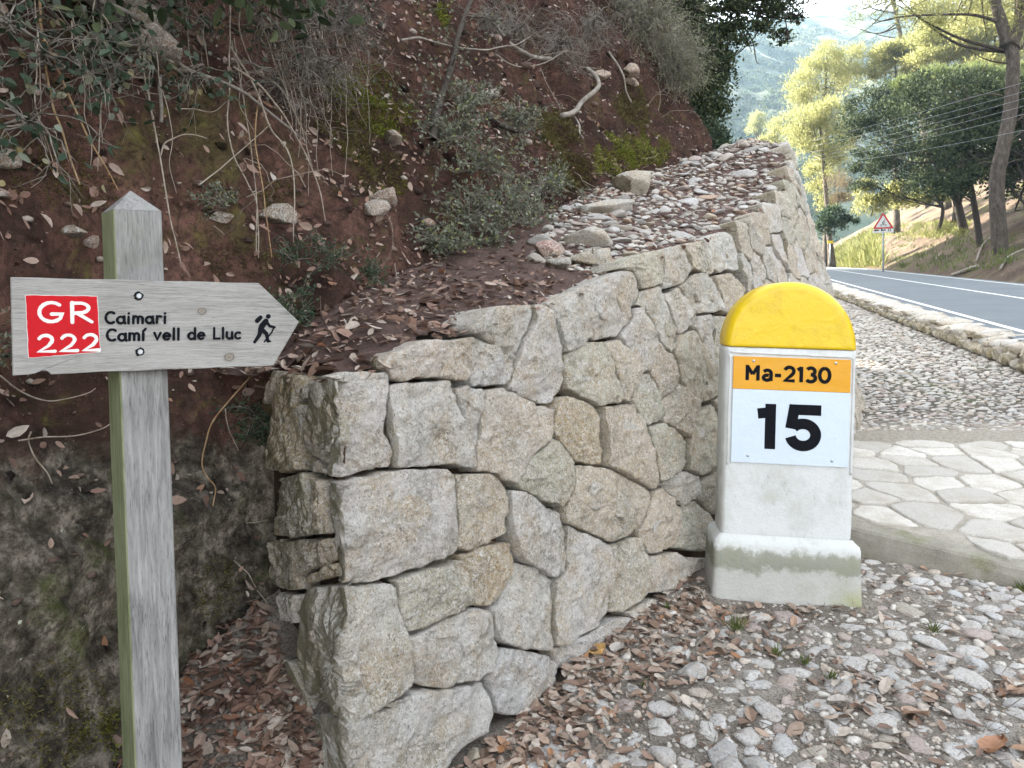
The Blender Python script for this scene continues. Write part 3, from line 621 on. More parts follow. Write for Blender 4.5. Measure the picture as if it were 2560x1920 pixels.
gx, gy = np.meshgrid(np.linspace(-9, 9, 60), np.linspace(-9, 1.25, 40)); zb = -.03 + .04 * fbm(np.stack([gx.ravel(), gy.ravel(), 0 * gx.ravel()], 1) * .8, 3, 91)
link('verge_ground', mesh('verge_ground', np.stack([gx.ravel(), gy.ravel(), zb], 1), grid_faces(*gx.shape)), GRIT, kind='structure')
# path sheet: columns along the step, rows going away from it
def kerb_x(y): return 6.15 + .25 * (y - 8.9)
cu = np.linspace(.7, 6.4, 170); T_ = np.concatenate([np.linspace(.12, 4, 110), np.linspace(4.05, 24, 120)])
rowsP = []
for t in T_:
    yk = step_y(cu) + t; xs = cu + np.clip(t - 1, 0, 30) * .25 * (cu - .7) / 5.7 * 1.02; rowsP.append(np.stack([xs, yk, path_z(yk)], 1))
PV = np.concatenate(rowsP); PV[:, 2] += .010 * fbm(PV * 1.5, 3, 95)
stone_path = link('stone_path', mesh('stone_path', PV, grid_faces(len(T_), len(cu))), BED, kind='structure')
# concrete step (riser with a worn arris)
xs = np.linspace(.6, 4.6, 150); prof = [(-.035, -.12), (-.03, .02), (-.022, .085), (-.012, .118), (.0, .130), (.05, .140), (.13, .146), (.19, .142)]
rows_ = []
for dy, dz in prof:
    yy = step_y(xs) + dy * 1.3; P = np.stack([xs, yy, path_z(step_y(xs)) - .13 + dz], 1); rows_.append(P)
CV = np.concatenate(rows_); CV += .005 * fbm(CV * 14, 3, 97)[:, None]
link('concrete_step', mesh('concrete_step', CV, grid_faces(len(prof), len(xs)), False), CONC, kind='structure')
# paving slabs set in mortar
slab_bed = []
my, mx_ = np.meshgrid(np.linspace(0, 1, 70), np.linspace(.75, 5.4, 120)); yy = step_y(mx_) + .10; yy = yy + (np.maximum(5.8, yy) - yy) * my
MV = np.stack([mx_.ravel(), yy.ravel(), (path_z(yy) + .012).ravel()], 1); MV[:, 2] += .004 * fbm(MV * 20, 3, 101) + .010 * fbm(MV * 1.5, 3, 95); MV[:, 2] -= .03 * np.clip(1 - my.ravel() / .05, 0, 1)
link('mortar_bed', mesh('mortar_bed', MV, grid_faces(*mx_.shape)[:, ::-1]), MORTAR, stone_path)
sd_ = []
for i, y in enumerate(np.arange(.6, 6.4, .245)):
    for x in np.arange(.7, 5.6, .315):
        if rng.random() > .12: sd_.append((x + (i % 2) * .2 + rng.uniform(-.13, .13), y + rng.uniform(-.085, .085)))
sd_ = np.array(sd_); use = [i for i, p in enumerate(sd_) if p[1] > step_y(p[0]) + .14 and p[1] < 5.72]
outside = np.array([(x, step_y(x) - .02) for x in np.arange(.7, 5.6, .12)]); allsd = np.vstack([sd_[use], outside, [(x, 6.0) for x in np.arange(.6, 5.8, .2)]])
for n_, cell in enumerate(voronoi(allsd, range(len(use)), .42)):
    if cell is None: continue
    c = cell.mean(0); m = 56; q = lap(resample(cell, m), 1); q = c + (q - c) * (1 - 0.013 / max(.08, np.linalg.norm(q - c, axis=1).mean()))
    q = q + .010 * np.stack([fbm(np.c_[q * 25, np.full(m, n_)], 2, 5), fbm(np.c_[q * 25, np.full(m, n_ + 40)], 2, 6)], 1)
    rg = [(1.0, -.02), (1.0, .012), (.965, .020), (.9, .022), (.7, .023), (.4, .024)]
    V = np.concatenate([np.c_[c + (q - c) * t, np.full(m, h)] for t, h in rg] + [np.array([[c[0], c[1], .024]])])
    up = (V[:, 2] > .011); V[:, 2] += up * (.008 * fbm(V * np.array([7, 7, 1]) + n_, 3, 7) + .005 * fbm(V * np.array([28, 28, 1]) + n_, 3, 8)) + rng.uniform(-.002, .005)
    V[:, 2] += path_z(V[:, 1]) + .010 * fbm(np.array([[c[0], c[1], path_z(c[1])]]) * 1.5, 3, 95)[0]
    Q = grid_faces(len(rg), m, True); l = (len(rg) - 1) * m; j = np.arange(m); Tt = np.stack([l + j, l + (j + 1) % m, np.full(m, len(rg) * m)], 1)
    o = np.array([c[0], c[1], path_z(c[1])])
    ar = .5 * np.sum(q[:, 0] * np.roll(q[:, 1], -1) - np.roll(q[:, 0], -1) * q[:, 1])
    if ar < 0: Q, Tt = Q[:, ::-1], Tt[:, ::-1]
    ob = link('paving_slab', mesh('paving_slab', V - o, [Q, Tt]), FLAG, stone_path, np.array([.545, .515, .465]) * rng.uniform(.78, 1.08)); ob.location = o
# ------------------------------------------------------------------ loose-stone shapes shared by cobbles, rubble and loose rocks
def rock_verts(seed, sub=3, flat=.7, facet=9, rough=.10):
    import bmesh
    bm = bmesh.new(); bmesh.ops.create_icosphere(bm, subdivisions=sub, radius=1); V = np.array([v.co[:] for v in bm.verts]); Fq = np.array([[v.index for v in f.verts] for f in bm.faces]); bm.free()
    r = np.random.default_rng(seed); n = unit(r.normal(size=(facet, 3))); d = r.uniform(.42, .74, facet)
    k = np.max(V @ n.T / d, axis=1); V = V / np.maximum(k, 1.0)[:, None] ; V = V * (1 + rough * fbm(V * 2.2 + seed, 3, seed) + rough * .5 * ridged(V * 5 + seed, 2, seed))[:, None]
    V = V / np.abs(V).max(0); V[:, 2] *= flat; return V, Fq
ROCKS = [rock_verts(s_, 3, random.uniform(.5, .8), 9, .05) for s_ in range(200, 214)]
ROCKS_LO = [rock_verts(s_, 2, random.uniform(.5, .8), 9, .07) for s_ in range(230, 240)]
ROCK_ME = []
for i, (V, Fq) in enumerate(ROCKS): me = mesh('cobble', V, Fq); me.materials.append(COBBLE); ROCK_ME.append(me)
def rocks_mesh(name, P, sx, sy, sz, ang, lib):
    Vs = []; Fs = []; n0 = 0
    for i in range(len(P)):
        V, Fq = lib[i % len(lib)]; c, s_ = math.cos(ang[i]), math.sin(ang[i]); x, y = V[:, 0] * sx[i], V[:, 1] * sy[i]
        Vs.append(np.stack([c * x - s_ * y, s_ * x + c * y, V[:, 2] * sz[i]], 1) + P[i]); Fs.append(Fq + n0); n0 += len(V)
    return mesh(name, np.concatenate(Vs), np.concatenate(Fs))
def pack(n_try, region, rad, r2=None):
    """dart throwing; region() gives a point, rad(p) its radius"""
    cell = {}; pts = []
    for _ in range(n_try):
        p = region(); r_ = rad(p); k = (int(p[0] / .2), int(p[1] / .2)); ok = True
        for dx in (-1, 0, 1):
            for dy in (-1, 0, 1):
                for (q, rq) in cell.get((k[0] + dx, k[1] + dy), ()):
                    if (q[0] - p[0]) ** 2 + (q[1] - p[1]) ** 2 < (.86 * (r_ + rq)) ** 2: ok = False; break
                if not ok: break
            if not ok: break
        if ok: cell.setdefault(k, []).append((p, r_)); pts.append((p[0], p[1], r_))
    return np.array(pts)
def wall_clear(x, y): return inside_wall(np.array([[x, y]]), np.zeros(1), 0)[0] < -.03
COBCOL = [(.62, .595, .565), (.58, .555, .53), (.66, .64, .615), (.54, .48, .41), (.52, .43, .39), (.58, .575, .56), (.64, .615, .58)]
# cobbles in front: dense to the right, sparse among the leaves by the wall
def reg1():
    while True:
        y = 2.1 + 2.9 * random.random() ** 1.3; x = random.uniform(-.3, .80) * y
        if y > step_y(x) - .07: continue
        leafy = x < .16 * y + .08 + .12 * math.sin(y * 5)
        if leafy and random.random() > .05: continue
        if abs(x - 1.27) < .42 and y > 3.30: continue
        if abs(x - .98) < .62 and 2.72 < y and random.random() > .16: continue
        return (x, y)
_sched = iter(sum(([r_] * n_ for r_, n_ in ((.062, 160), (.052, 500), (.044, 1400), (.037, 3000), (.031, 5000), (.026, 6500), (.021, 8000))), []) + [.02] * 10)
ptsA = pack(24500, reg1, lambda p: next(_sched) * random.uniform(.9, 1.1))
ok = inside_wall(ptsA[:, :2], np.zeros(len(ptsA)), 0) < -.05; ptsA = ptsA[ok]
vis = np.argsort(-ptsA[:, 2] / ptsA[:, 1]); sel = vis[:300]; rest = vis[300:]
gza = ground_z(ptsA[:, :2])
for i in sel:
    x, y, r_ = ptsA[i]; ob = link('cobble', random.choice(ROCK_ME), None, ground, np.array(random.choice(COBCOL)) * rng.uniform(.86, 1.08))
    ob.scale = (r_ * random.uniform(1.05, 1.4), r_ * random.uniform(.85, 1.05), r_ * random.uniform(.55, .85)); ob.location = (x, y, gza[i] + r_ * random.uniform(-.36, -.08)); ob.rotation_euler = (random.uniform(-.25, .25), random.uniform(-.25, .25), random.uniform(0, 6.28))
if len(rest):
    q = ptsA[rest]; r_ = q[:, 2]; link('small_cobbles', rocks_mesh('small_cobbles', np.c_[q[:, :2], gza[rest] - .1 * r_], r_ * 1.15, r_ * .9, r_ * .9, rng.uniform(0, 6.28, len(q)), ROCKS_LO), PATHSTONE, ground, kind='stuff')
# gravel grit between them
n = 5200; gy_ = 2.1 + 2.7 * rng.random(n) ** 1.3; gx_ = rng.uniform(-.2, .72, n) * gy_; m = (gy_ < step_y(gx_) - .04) & (inside_wall(np.c_[gx_, gy_], np.zeros(n), 0) < -.02); gp = np.c_[gx_, gy_][m]
rr = rng.uniform(.003, .011, len(gp)); link('gravel', rocks_mesh('gravel', np.c_[gp, ground_z(gp)], rr * 1.2, rr, rr, rng.uniform(0, 6, len(gp)), [rock_verts(s_, 1, .7, 5, .1) for s_ in range(240, 246)]), PATHSTONE, kind='stuff')
# cobbles of the path going uphill, set close on edge
def reg2():
    y = 6.25 + 14 * random.random() ** 1.8; return (random.uniform(.40 * y, kerb_x(y) - .03), y)
ptsB = pack(36000, reg2, lambda p: random.choice((.026, .030, .036, .042, .052)) * (1 + .025 * (p[1] - 6)))
pzb = path_z(ptsB[:, 1]) + .010 * fbm(np.c_[ptsB[:, :2], path_z(ptsB[:, 1])] * 1.5, 3, 95)
vis = np.argsort(-ptsB[:, 2] / ptsB[:, 1] ** 1.5); sel = vis[:300]; rest = vis[300:]
ROCK_ME_LO = []
for V, Fq in ROCKS_LO: me = mesh('cobble', V, Fq); me.materials.append(COBBLE); ROCK_ME_LO.append(me)
for i in sel:
    x, y, r_ = ptsB[i]; ob = link('cobble', random.choice(ROCK_ME_LO), None, stone_path, np.array(random.choice(COBCOL)) * rng.uniform(.62, .92))
    ob.scale = (r_ * 1.35, r_ * .58, r_ * random.uniform(.6, .9)); ob.location = (x, y, pzb[i] + r_ * random.uniform(-.25, .0)); ob.rotation_euler = (random.uniform(-.25, .25), random.uniform(-.2, .2), random.uniform(-.6, .6))
q = ptsB[rest]; r_ = q[:, 2]; link('path_cobbles', rocks_mesh('path_cobbles', np.c_[q[:, :2], pzb[rest] - .05 * r_], r_ * 1.35, r_ * .58, r_ * .8, rng.uniform(-.45, .45, len(q)), ROCKS_LO), PATHSTONE, stone_path, kind='stuff')
# rubble stones lying in the surface of the old path (the terrace above the wall)
def reg3():
    while True:
        s_ = random.uniform(1.9, 8.2); b_ = .12 + random.random() ** 1.1 * np.interp(s_, [1.9, 3.0, 5, 8], [.42, .95, 1.25, .9]); p = S(s_, ztop(s_), -b_); return (p[0], p[1])
ptsC = pack(14000, reg3, lambda p: random.choice((.022, .027, .033, .04, .05, .06, .075)))
pzc = terrace(ptsC[:, :2]); ord_ = np.argsort(-ptsC[:, 2]); RUBCOL = COBCOL + [(.56, .47, .36), (.58, .41, .30), (.64, .60, .55), (.66, .62, .57)]
for i in ord_[:300]:
    x, y, r_ = ptsC[i]; ob = link('rubble_stone', random.choice(ROCK_ME), None, old_path, np.array(random.choice(RUBCOL)) * rng.uniform(.68, .95))
    ob.scale = (r_ * random.uniform(1.1, 1.6), r_ * random.uniform(.8, 1.0), r_ * random.uniform(.6, .95)); ob.location = (x, y, pzc[i] + r_ * random.uniform(-.15, .15)); ob.rotation_euler = (random.uniform(-.3, .3), random.uniform(-.3, .3), random.uniform(0, 6.28))
q = ptsC[ord_[300:]]
if len(q): r_ = q[:, 2]; link('small_rubble', rocks_mesh('small_rubble', np.c_[q[:, :2], pzc[ord_[300:]]], r_ * 1.3, r_ * .9, r_ * .7, rng.uniform(0, 6.28, len(q)), ROCKS_LO), PATHSTONE, old_path, kind='stuff')

# ------------------------------------------------------------------ roadside parapet and road
kerb = thing('roadside_parapet', 'low rubble parapet with rough domed capstones along the road edge', 'low wall', (kerb_x(9), 9, path_z(9)))
kl = np.array(kerb.location); y = 5.0; i = 0
kd = np.array([.2425, .970]); kn = np.array([.970, -.2425])
while y < 24:
    wd = random.uniform(.10, .19) * (1 + .015 * y); h = random.uniform(.15, .22) * np.interp(y, [8, 20], [1, .75]); V, Fq = ROCKS_LO[i % 10]
    V = V / np.abs(V).max(0); c2 = np.array([kerb_x(y), y]) + kn * .10
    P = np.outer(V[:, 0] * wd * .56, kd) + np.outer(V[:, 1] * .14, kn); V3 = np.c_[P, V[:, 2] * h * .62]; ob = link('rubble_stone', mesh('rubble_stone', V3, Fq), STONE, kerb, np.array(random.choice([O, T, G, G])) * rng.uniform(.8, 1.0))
    ob.location = np.array([c2[0], c2[1], path_z(y) + h * .5]) - kl; y += wd * .97; i += 1
y = 5.0
while y < 24:
    wd = random.uniform(.10, .20) * (1 + .015 * y); V, Fq = ROCKS_LO[i % 10]; V = V / np.abs(V).max(0); sk = random.uniform(-.1, .25)
    c2 = np.array([kerb_x(y), y]) + kn * .30; hz = np.interp(y, [8, 15, 20], [1, .8, .7])
    a = kn * math.cos(sk) + kd * math.sin(sk); b = np.array([-a[1], a[0]])
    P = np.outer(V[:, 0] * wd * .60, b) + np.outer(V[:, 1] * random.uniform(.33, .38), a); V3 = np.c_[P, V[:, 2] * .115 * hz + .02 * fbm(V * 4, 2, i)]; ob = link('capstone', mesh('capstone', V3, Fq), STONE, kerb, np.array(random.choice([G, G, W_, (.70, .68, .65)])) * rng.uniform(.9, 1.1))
    ob.location = np.array([c2[0], c2[1], path_z(y) + .20 * hz + random.uniform(.015, .04)]) - kl; y += wd * .93; i += 1
KV = []
yk = np.linspace(4.6, 25, 80)
for o_, h_ in ((.09, -.1), (.09, .20), (.50, .24), (.52, -.2)):
    KV.append(np.stack([kerb_x(yk) + kn[0] * o_, yk + kn[1] * o_, path_z(yk) + h_ * np.interp(yk, [8, 20], [1, .75])], 1))
link('bedding_mortar', mesh('bedding_mortar', np.concatenate(KV) - kl, grid_faces(4, 80)), CORE, kerb)
RD = np.array([.315, 1.0]) / math.hypot(.315, 1); RN = np.array([RD[1], -RD[0]])
def road_z(y): return .955 + .06 * (y - 10.5)
ry = np.concatenate([np.linspace(-30, 60, 60), np.linspace(61, 95, 35)])
def road_pt(y, off):
    bend = np.clip(y - 55, 0, None) ** 2 * .012; x = 7.22 + .315 * (y - 10.5) - bend; return np.stack([x + RN[0] * off, y + RN[1] * off + 0 * x, road_z(y) + 0 * off], -1)
def strip(name, a, b, lift, m, parent=None, sub=6, **p):
    V = np.concatenate([road_pt(ry, np.full_like(ry, o_)) + np.array([0, 0, lift]) for o_ in np.linspace(a, b, sub)]); return link(name, mesh(name, V, grid_faces(sub, len(ry))[:, ::-1]), m, parent, **p)
road = strip('road', -.35, 5.75, 0, ASPH, kind='structure')
strip('edge_line', -.02, .10, .005, RPAINT, road, 2); strip('centre_line', 2.66, 2.78, .005, RPAINT, road, 2); strip('edge_line', 5.22, 5.34, .005, RPAINT, road, 2)
# wooded slope beyond the road
def slope_z(x, y):
    xe = 7.22 + .315 * (y - 10.5); w = (x - xe) * RN[0] ; d = w - 5.55
    up = np.where(d > 0, .22 * np.clip(d, 0, 1.0) + .60 * np.clip(d - .5, 0, 60), 0)
    P = np.stack([x, y, 0 * x], -1).reshape(-1, 3); nz = (.35 * fbm(P * .16, 3, 111) + .12 * fbm(P * .8, 4, 115)).reshape(np.shape(x))
    left = np.clip(-w - .3, 0, 24)
    return road_z(y) - .05 + up + nz * np.clip(d, 0, 3) / 3 - .12 * (d < -.0) - .5 * left * (y > 26)
sx = np.linspace(-.5, 60, 230); sy = np.concatenate([np.linspace(-12, 60, 190), np.linspace(61, 130, 60)])
gX, gY = np.meshgrid(sx, sy); gX = gX + 7.22 + .315 * (gY - 10.5) + 5.1
slope_o = link('wooded_slope', mesh('wooded_slope', np.stack([gX.ravel(), gY.ravel(), slope_z(gX, gY).ravel()], 1), grid_faces(*gX.shape)), None, kind='structure')
k = M('needle_litter_soil', .95, .1)
c = k.ramp(k.noise(.5, 8, .7), [(.3, (.060, .042, .031)), (.5, (.105, .076, .056)), (.7, (.17, .130, .095))]); c = k.mix(k.ramp(k.noise(.35, 6, .7), [(.52, 0.0), (.62, .6)]), c, (.11, .13, .035)); c = k.mix(k.ramp(k.noise(8, 6, .8), [(.55, 0.0), (.68, .6)]), c, (.34, .28, .22))
k.color(c); k.bump((k.noise(2.5, 8, .75), 1.0, .2), (k.noise(14, 6, .75), .8, .04)); slope_o.data.materials.append(k.m)
def on_slope(px, py, d0=15, d1=110):
    D = np.linspace(d0, d1, 3000); P = np.stack([(px - CX) / F * D, D, EYE + (HY - py) / F * D], 1); g = P[:, 2] - slope_z(P[:, 0], P[:, 1]); i = np.where(g[:-1] * g[1:] <= 0)[0]
    i = i[0] if len(i) else len(D) - 1; p = P[i].copy(); p[2] = slope_z(P[i:i + 1, 0], P[i:i + 1, 1])[0]; return p
# ------------------------------------------------------------------ lettering drawn as brush or stencil strokes
def arc(cx, cy, rx, ry, a0, a1, n=14):
    return [(cx + rx * math.cos(R(a)), cy + ry * math.sin(R(a))) for a in np.linspace(a0, a1, n)]
HAND = {  # routed hand lettering, cap height 1
 'G': (.98, [arc(.50, .50, .45, .47, 48, 318) + [(.90, .40), (.52, .40)]]),
 'R': (.92, [[(.16, .0), (.14, .98)], [(.14, .96)] + arc(.42, .72, .36, .25, 80, -80) + [(.18, .46)], [(.34, .46), (.92, .02)]]),
 '2': (.86, [arc(.38, .70, .32, .28, 160, -25) + [(.52, .36), (.08, .04), (.84, .04)]]),
 'C': (.74, [arc(.44, .48, .36, .46, 52, 305)]),
 'a': (.66, [arc(.31, .30, .25, .28, 40, 400), [(.56, .60), (.57, .16), (.63, .02)]]),
 'i': (.28, [[(.13, .02), (.13, .58)], [(.13, .84), (.14, .86)]]),
 'm': (.88, [[(.10, .02), (.10, .60)], [(.10, .36)] + arc(.27, .40, .17, .18, 160, 10) + [(.44, .02)], [(.44, .36)] + arc(.61, .40, .17, .18, 160, 10) + [(.78, .02)]]),
 'r': (.50, [[(.12, .02), (.12, .60)], [(.12, .36)] + arc(.32, .38, .20, .20, 150, 50)]),
 'í': (.30, [[(.13, .02), (.13, .58)], [(.12, .76), (.30, .98)]]),
 'v': (.58, [[(.06, .60), (.28, .04), (.52, .60)]]),
 'e': (.64, [[(.10, .32), (.54, .33)] + arc(.32, .31, .25, .28, 5, 310)]),
 'l': (.26, [[(.13, .02), (.13, .98)]]),
 'd': (.66, [arc(.31, .30, .25, .28, 30, 390), [(.57, .98), (.57, .02)]]),
 'L': (.62, [[(.12, .98), (.12, .04), (.58, .04)]]),
 'u': (.64, [[(.10, .60)] + arc(.32, .26, .22, .23, 180, 340) + [(.54, .60)], [(.54, .40), (.57, .02)]]),
 'c': (.56, [arc(.32, .31, .25, .28, 55, 310)]), ' ': (.42, [])}
SIGN = {  # road-sign lettering
 'M': (1.02, [[(.12, 0), (.12, 1)], [(.12, .93), (.47, .40)], [(.47, .40), (.82, .93)], [(.82, 0), (.82, 1)]]),
 'a': (.74, [[(.12, .60)] + arc(.36, .50, .24, .20, 120, 0, 8) + [(.60, 0)], arc(.34, .21, .23, .16, 60, 360) ]),
 '-': (.56, [[(.06, .38), (.46, .38)]]),
 '2': (.78, [arc(.38, .68, .29, .26, 165, -30) + [(.50, .40), (.12, .07), (.74, .07)]]),
 '1': (.52, [[(.08, .78), (.32, .93)], [(.32, 1.0), (.32, 0)]]),
 '3': (.78, [arc(.36, .72, .26, .22, 150, -85), arc(.36, .28, .30, .23, 90, -150)]),
 '0': (.86, [arc(.42, .50, .32, .44, 90, 450, 24)])}
BOLD = {'1': (.575, [[(.0, .775), (.20, .80), (.30, .86)], [(.275, 1.0), (.275, 0)]]),
 '5': (.86, [[(.12, .895), (.775, .895)], [(.215, 1.0), (.135, .475)], arc(.40, .345, .27, .245, 140, -168, 28)]) }
def stroke(pts, wd, h, cap=True):
    p = np.array(pts, float)
    if len(p) > 2 and cap is None: pass
    d = unit(np.gradient(p, axis=0)); nn = np.stack([-d[:, 1], d[:, 0]], 1); k = len(p)
    if k > 2:
        e = unit(np.diff(p, axis=0)); c = np.clip((e[:-1] * e[1:]).sum(1), -1, 1); mit = 1 / np.maximum(np.cos(np.arccos(c) / 2), .6)
        b = unit(e[:-1] + e[1:]); nn[1:-1] = np.stack([-b[:, 1], b[:, 0]], 1) * mit[:, None]
        nn[0] = [-e[0][1], e[0][0]]; nn[-1] = [-e[-1][1], e[-1][0]]
    w_ = np.broadcast_to(np.asarray(wd, float), (k,))[:, None] / 2
    V = np.concatenate([p + nn * w_, p - nn * w_]); i = np.arange(k - 1); Q = np.stack([i, k + i, k + i + 1, i + 1], 1)
    T = []; V = list(map(tuple, V))
    if cap:
        for end, sgn in ((0, -1), (k - 1, 1)):
            a0 = math.atan2(nn[end][1], nn[end][0]); r_ = float(w_[end][0]); ci = len(V); V.append(tuple(p[end])); prev = end if sgn > 0 else k + end
            angs = np.linspace(0, math.pi, 7)
            first = len(V)
            for t in angs:
                a = a0 - t if sgn > 0 else a0 + math.pi - t; V.append((p[end][0] + r_ * math.cos(a), p[end][1] + r_ * math.sin(a)))
            for j in range(6): T.append((ci, first + j + 1, first + j))
    return np.c_[np.array(V), np.full(len(V), h)], Q, np.array(T, int).reshape(-1, 3)
def lettering(font, text, x, y, size, wd, track=0.0, sx=1.0, wob=0.0, cap=True, base=0.0):
    """flat strokes in the plane (x, y); returns V, [Q, T] with the plane's normal along +Z"""
    Vs, Qs, Ts = [], [], []; n = 0; h = base
    for ch in text:
        gw, strokes = font[ch]; dy = random.uniform(-wob, wob)
        for st in strokes:
            pts = [(x + px * size * sx, y + (py + dy) * size + .0) for px, py in st]
            wv = wd * (1 + (np.array([random.uniform(-1, 1) for _ in pts]) * .12 if wob else 0)); V, Q, T = stroke(pts, wv, h, cap); h += .00018
            Vs.append(V); Qs.append(Q + n); Ts.append(T + n); n += len(V)
        x += (gw + track) * size * sx
    return np.concatenate(Vs), [np.concatenate(Qs), np.concatenate(Ts)]
def plate(outline, y0, y1, bev=.0):
    """prism from an outline in (x, z); front at y0 (towards the viewer), back at y1, front arris chamfered"""
    o = np.array(outline, float); n = len(o); c = o.mean(0); ins = o + unit(c - o) * bev
    rings = [(o, y1), (o, y0 + bev), (ins, y0)]
    V = np.concatenate([np.c_[r_[:, 0], np.full(n, y), r_[:, 1]] for r_, y in rings]); V = np.vstack([V, [[ins[:, 0].mean(), y0, ins[:, 1].mean()], [c[0], y1, c[1]]]])
    j = np.arange(n); j2 = (j + 1) % n; Q = grid_faces(3, n, True); T = np.concatenate([np.stack([2 * n + j, 2 * n + j2, np.full(n, 3 * n)], 1), np.stack([j2, j, np.full(n, 3 * n + 1)], 1)])
    return V, [Q, T]
def to_face(V, y):     # (x, y, h) lettering plane -> upright face looking towards -Y, proud of depth y
    return np.stack([V[:, 0], y - V[:, 2], V[:, 1]], 1)

# ------------------------------------------------------------------ milestone
mD = 3.473
ms = thing('milestone', 'white painted kilometre stone with yellow rounded top and the number 15', 'milestone', (1.288, mD + .10, .0), (0, R(1.5), R(-6.5)))
HW, ZB, ZT, DEP = .296, 1.178, 1.490, .20
def dome(hw, zb, zt, n=28):
    return [(hw * math.cos(a), zb + (zt - zb) * math.sin(a) ** .96 if math.sin(a) > 0 else zb) for a in np.linspace(0, math.pi, n)]
def profile_block(name, outline, front, back, ch, m, nsub=10, noise_amp=.0022, seed=1, close_dir=None):
    """outline in (x, z); front face subdivided towards its centre so that the plaster can be uneven"""
    q = resample(np.array(outline), 150); n = len(q); c = np.array([0, q[:, 1].mean()]); d = c - q
    ar = .5 * np.sum(q[:, 0] * np.roll(q[:, 1], -1) - np.roll(q[:, 0], -1) * q[:, 1]); hw0 = np.abs(q[:, 0]).max(); z0_, z1_ = q[:, 1].min(), q[:, 1].max()
    ins = q.copy(); ins[:, 0] *= (hw0 - ch) / hw0
    if close_dir is not None: ins[:, 1] = z0_ + (q[:, 1] - z0_) * (z1_ - z0_ - ch) / (z1_ - z0_)
    rings = [(q * [.9, 1] + [0, 0], back - .0), (q, back - ch), (q, front + ch)] + [(q + (ins - q) * t, front + ch * (1 - math.sin(t * math.pi / 2))) for t in (.35, .7, 1.0)]
    for t in np.linspace(1, .03, nsub)[1:]: rings.append((c + (ins - c) * t, front))
    V = np.concatenate([np.c_[r_[:, 0], np.full(n, y), r_[:, 1]] for r_, y in rings]); V = np.vstack([V, [[c[0], front, c[1]], [c[0], back, c[1]]]])
    nr = len(rings); Q = grid_faces(nr, n, True); j = np.arange(n); j2 = (j + 1) % n; l = (nr - 1) * n
    T = np.concatenate([np.stack([l + j, l + j2, np.full(n, nr * n)], 1), np.stack([j2, j, np.full(n, nr * n + 1)], 1)])
    if ar < 0: Q = Q[:, ::-1]; T = T[:, ::-1]
    V[:, 1] += noise_amp * fbm(V * 9 + seed, 3, seed) + noise_amp * .6 * fbm(V * 34 + seed, 2, seed); V[:, 0] += noise_amp * fbm(V * 11 + 30 + seed, 3, seed)
    return link(name, mesh(name, V, [Q, T]), m, ms)
profile_block('rounded_top', dome(HW + .003, ZB, ZT), -.103, .103, .026, YELLOW, seed=3, close_dir=ZB)
profile_block('shaft', [(-HW, .24), (HW, .24), (HW + .002, ZB - .003), (-HW - .002, ZB - .003)], -.10, .10, .018, WHITEW, nsub=14, noise_amp=.003, seed=5)
PW = .334
def plinth():
    rg = []
    for z, gx_, gy_ in ((-.06, .341, .150), (.03, .338, .146), (.13, .334, .142), (.215, .332, .139), (.250, .331, .137), (.268, .326, .131), (.284, .308, .113), (.295, .2985, .104)):
        n = 30; e = [(-1 + 2 * t, -1) for t in np.linspace(0, 1, n, endpoint=False)] + [(1, -1 + 2 * t) for t in np.linspace(0, 1, n // 2, endpoint=False)] + [(1 - 2 * t, 1) for t in np.linspace(0, 1, n, endpoint=False)] + [(-1, 1 - 2 * t) for t in np.linspace(0, 1, n // 2, endpoint=False)]
        e = np.array(e); P = np.c_[e[:, 0] * gx_, e[:, 1] * gy_]; corner = np.minimum(1 - np.abs(e[:, 0]), 0) ; rg.append(np.c_[lap(P, 1), np.full(len(e), z)])
    n = len(rg[0]); V = np.concatenate(rg); V[:, :2] += (.004 * fbm(V * 12, 3, 9) + .002 * fbm(V * 45, 2, 11))[:, None] * np.sign(V[:, :2]) * .8
    return mesh('plinth', V, grid_faces(len(rg), n, True))
link('plinth', plinth(), PLINTH, ms)
x0, x1 = -.262, .268
V, Fs = plate([(x0, .634), (x1, .634), (x1, .9795), (x0, .9795)], -.108, -.098, .001); panel = link('number_panel', mesh('number_panel', V, Fs, False), PANELW, ms)
V, Fs = lettering(BOLD, '15', -.145, .703, .212, .049, 0, 1.0, cap=False); link('lettering', mesh('lettering', to_face(V, -.1086), Fs, False), BLACK, panel)
V, Fs = plate([(x0, .9805), (x1, .9805), (x1, 1.133), (x0, 1.133)], -.108, -.098, .001); panel2 = link('road_name_panel', mesh('road_name_panel', V, Fs, False), PANELY, ms)
V, Fs = lettering(SIGN, 'Ma-2130', -.206, 1.022, .072, .0165, .05, .97, cap=False); link('lettering', mesh('lettering', to_face(V, -.1086), Fs, False), BLACK, panel2)
for bx, bz, pr in ((-.17, 1.114, panel2), (.20, 1.116, panel2), (-.185, .668, panel), (.195, .662, panel)):
    t = Tubes(); t.add([(bx, -.1075, bz), (bx, -.1105, bz)], .0065, 10); link('rivet', t.mesh('rivet'), ZINC, pr)
for a_, b_ in (((x0 - .012, 1.152), (x1 + .006, 1.145)), ((x1 + .014, .60), (x1 + .014, 1.14)), ((x0 - .014, .62), (x0 - .014, 1.14))):
    ln = np.linspace(a_, b_, 40); P = np.c_[ln[:, 0], np.full(40, -.1005), ln[:, 1]]; P += .0016 * fbm(P * 30, 2, 3)[:, None]; t = Tubes(); t.add(P, .0055, 6); link('raised_rim', t.mesh('raised_rim'), WHITEW, ms)

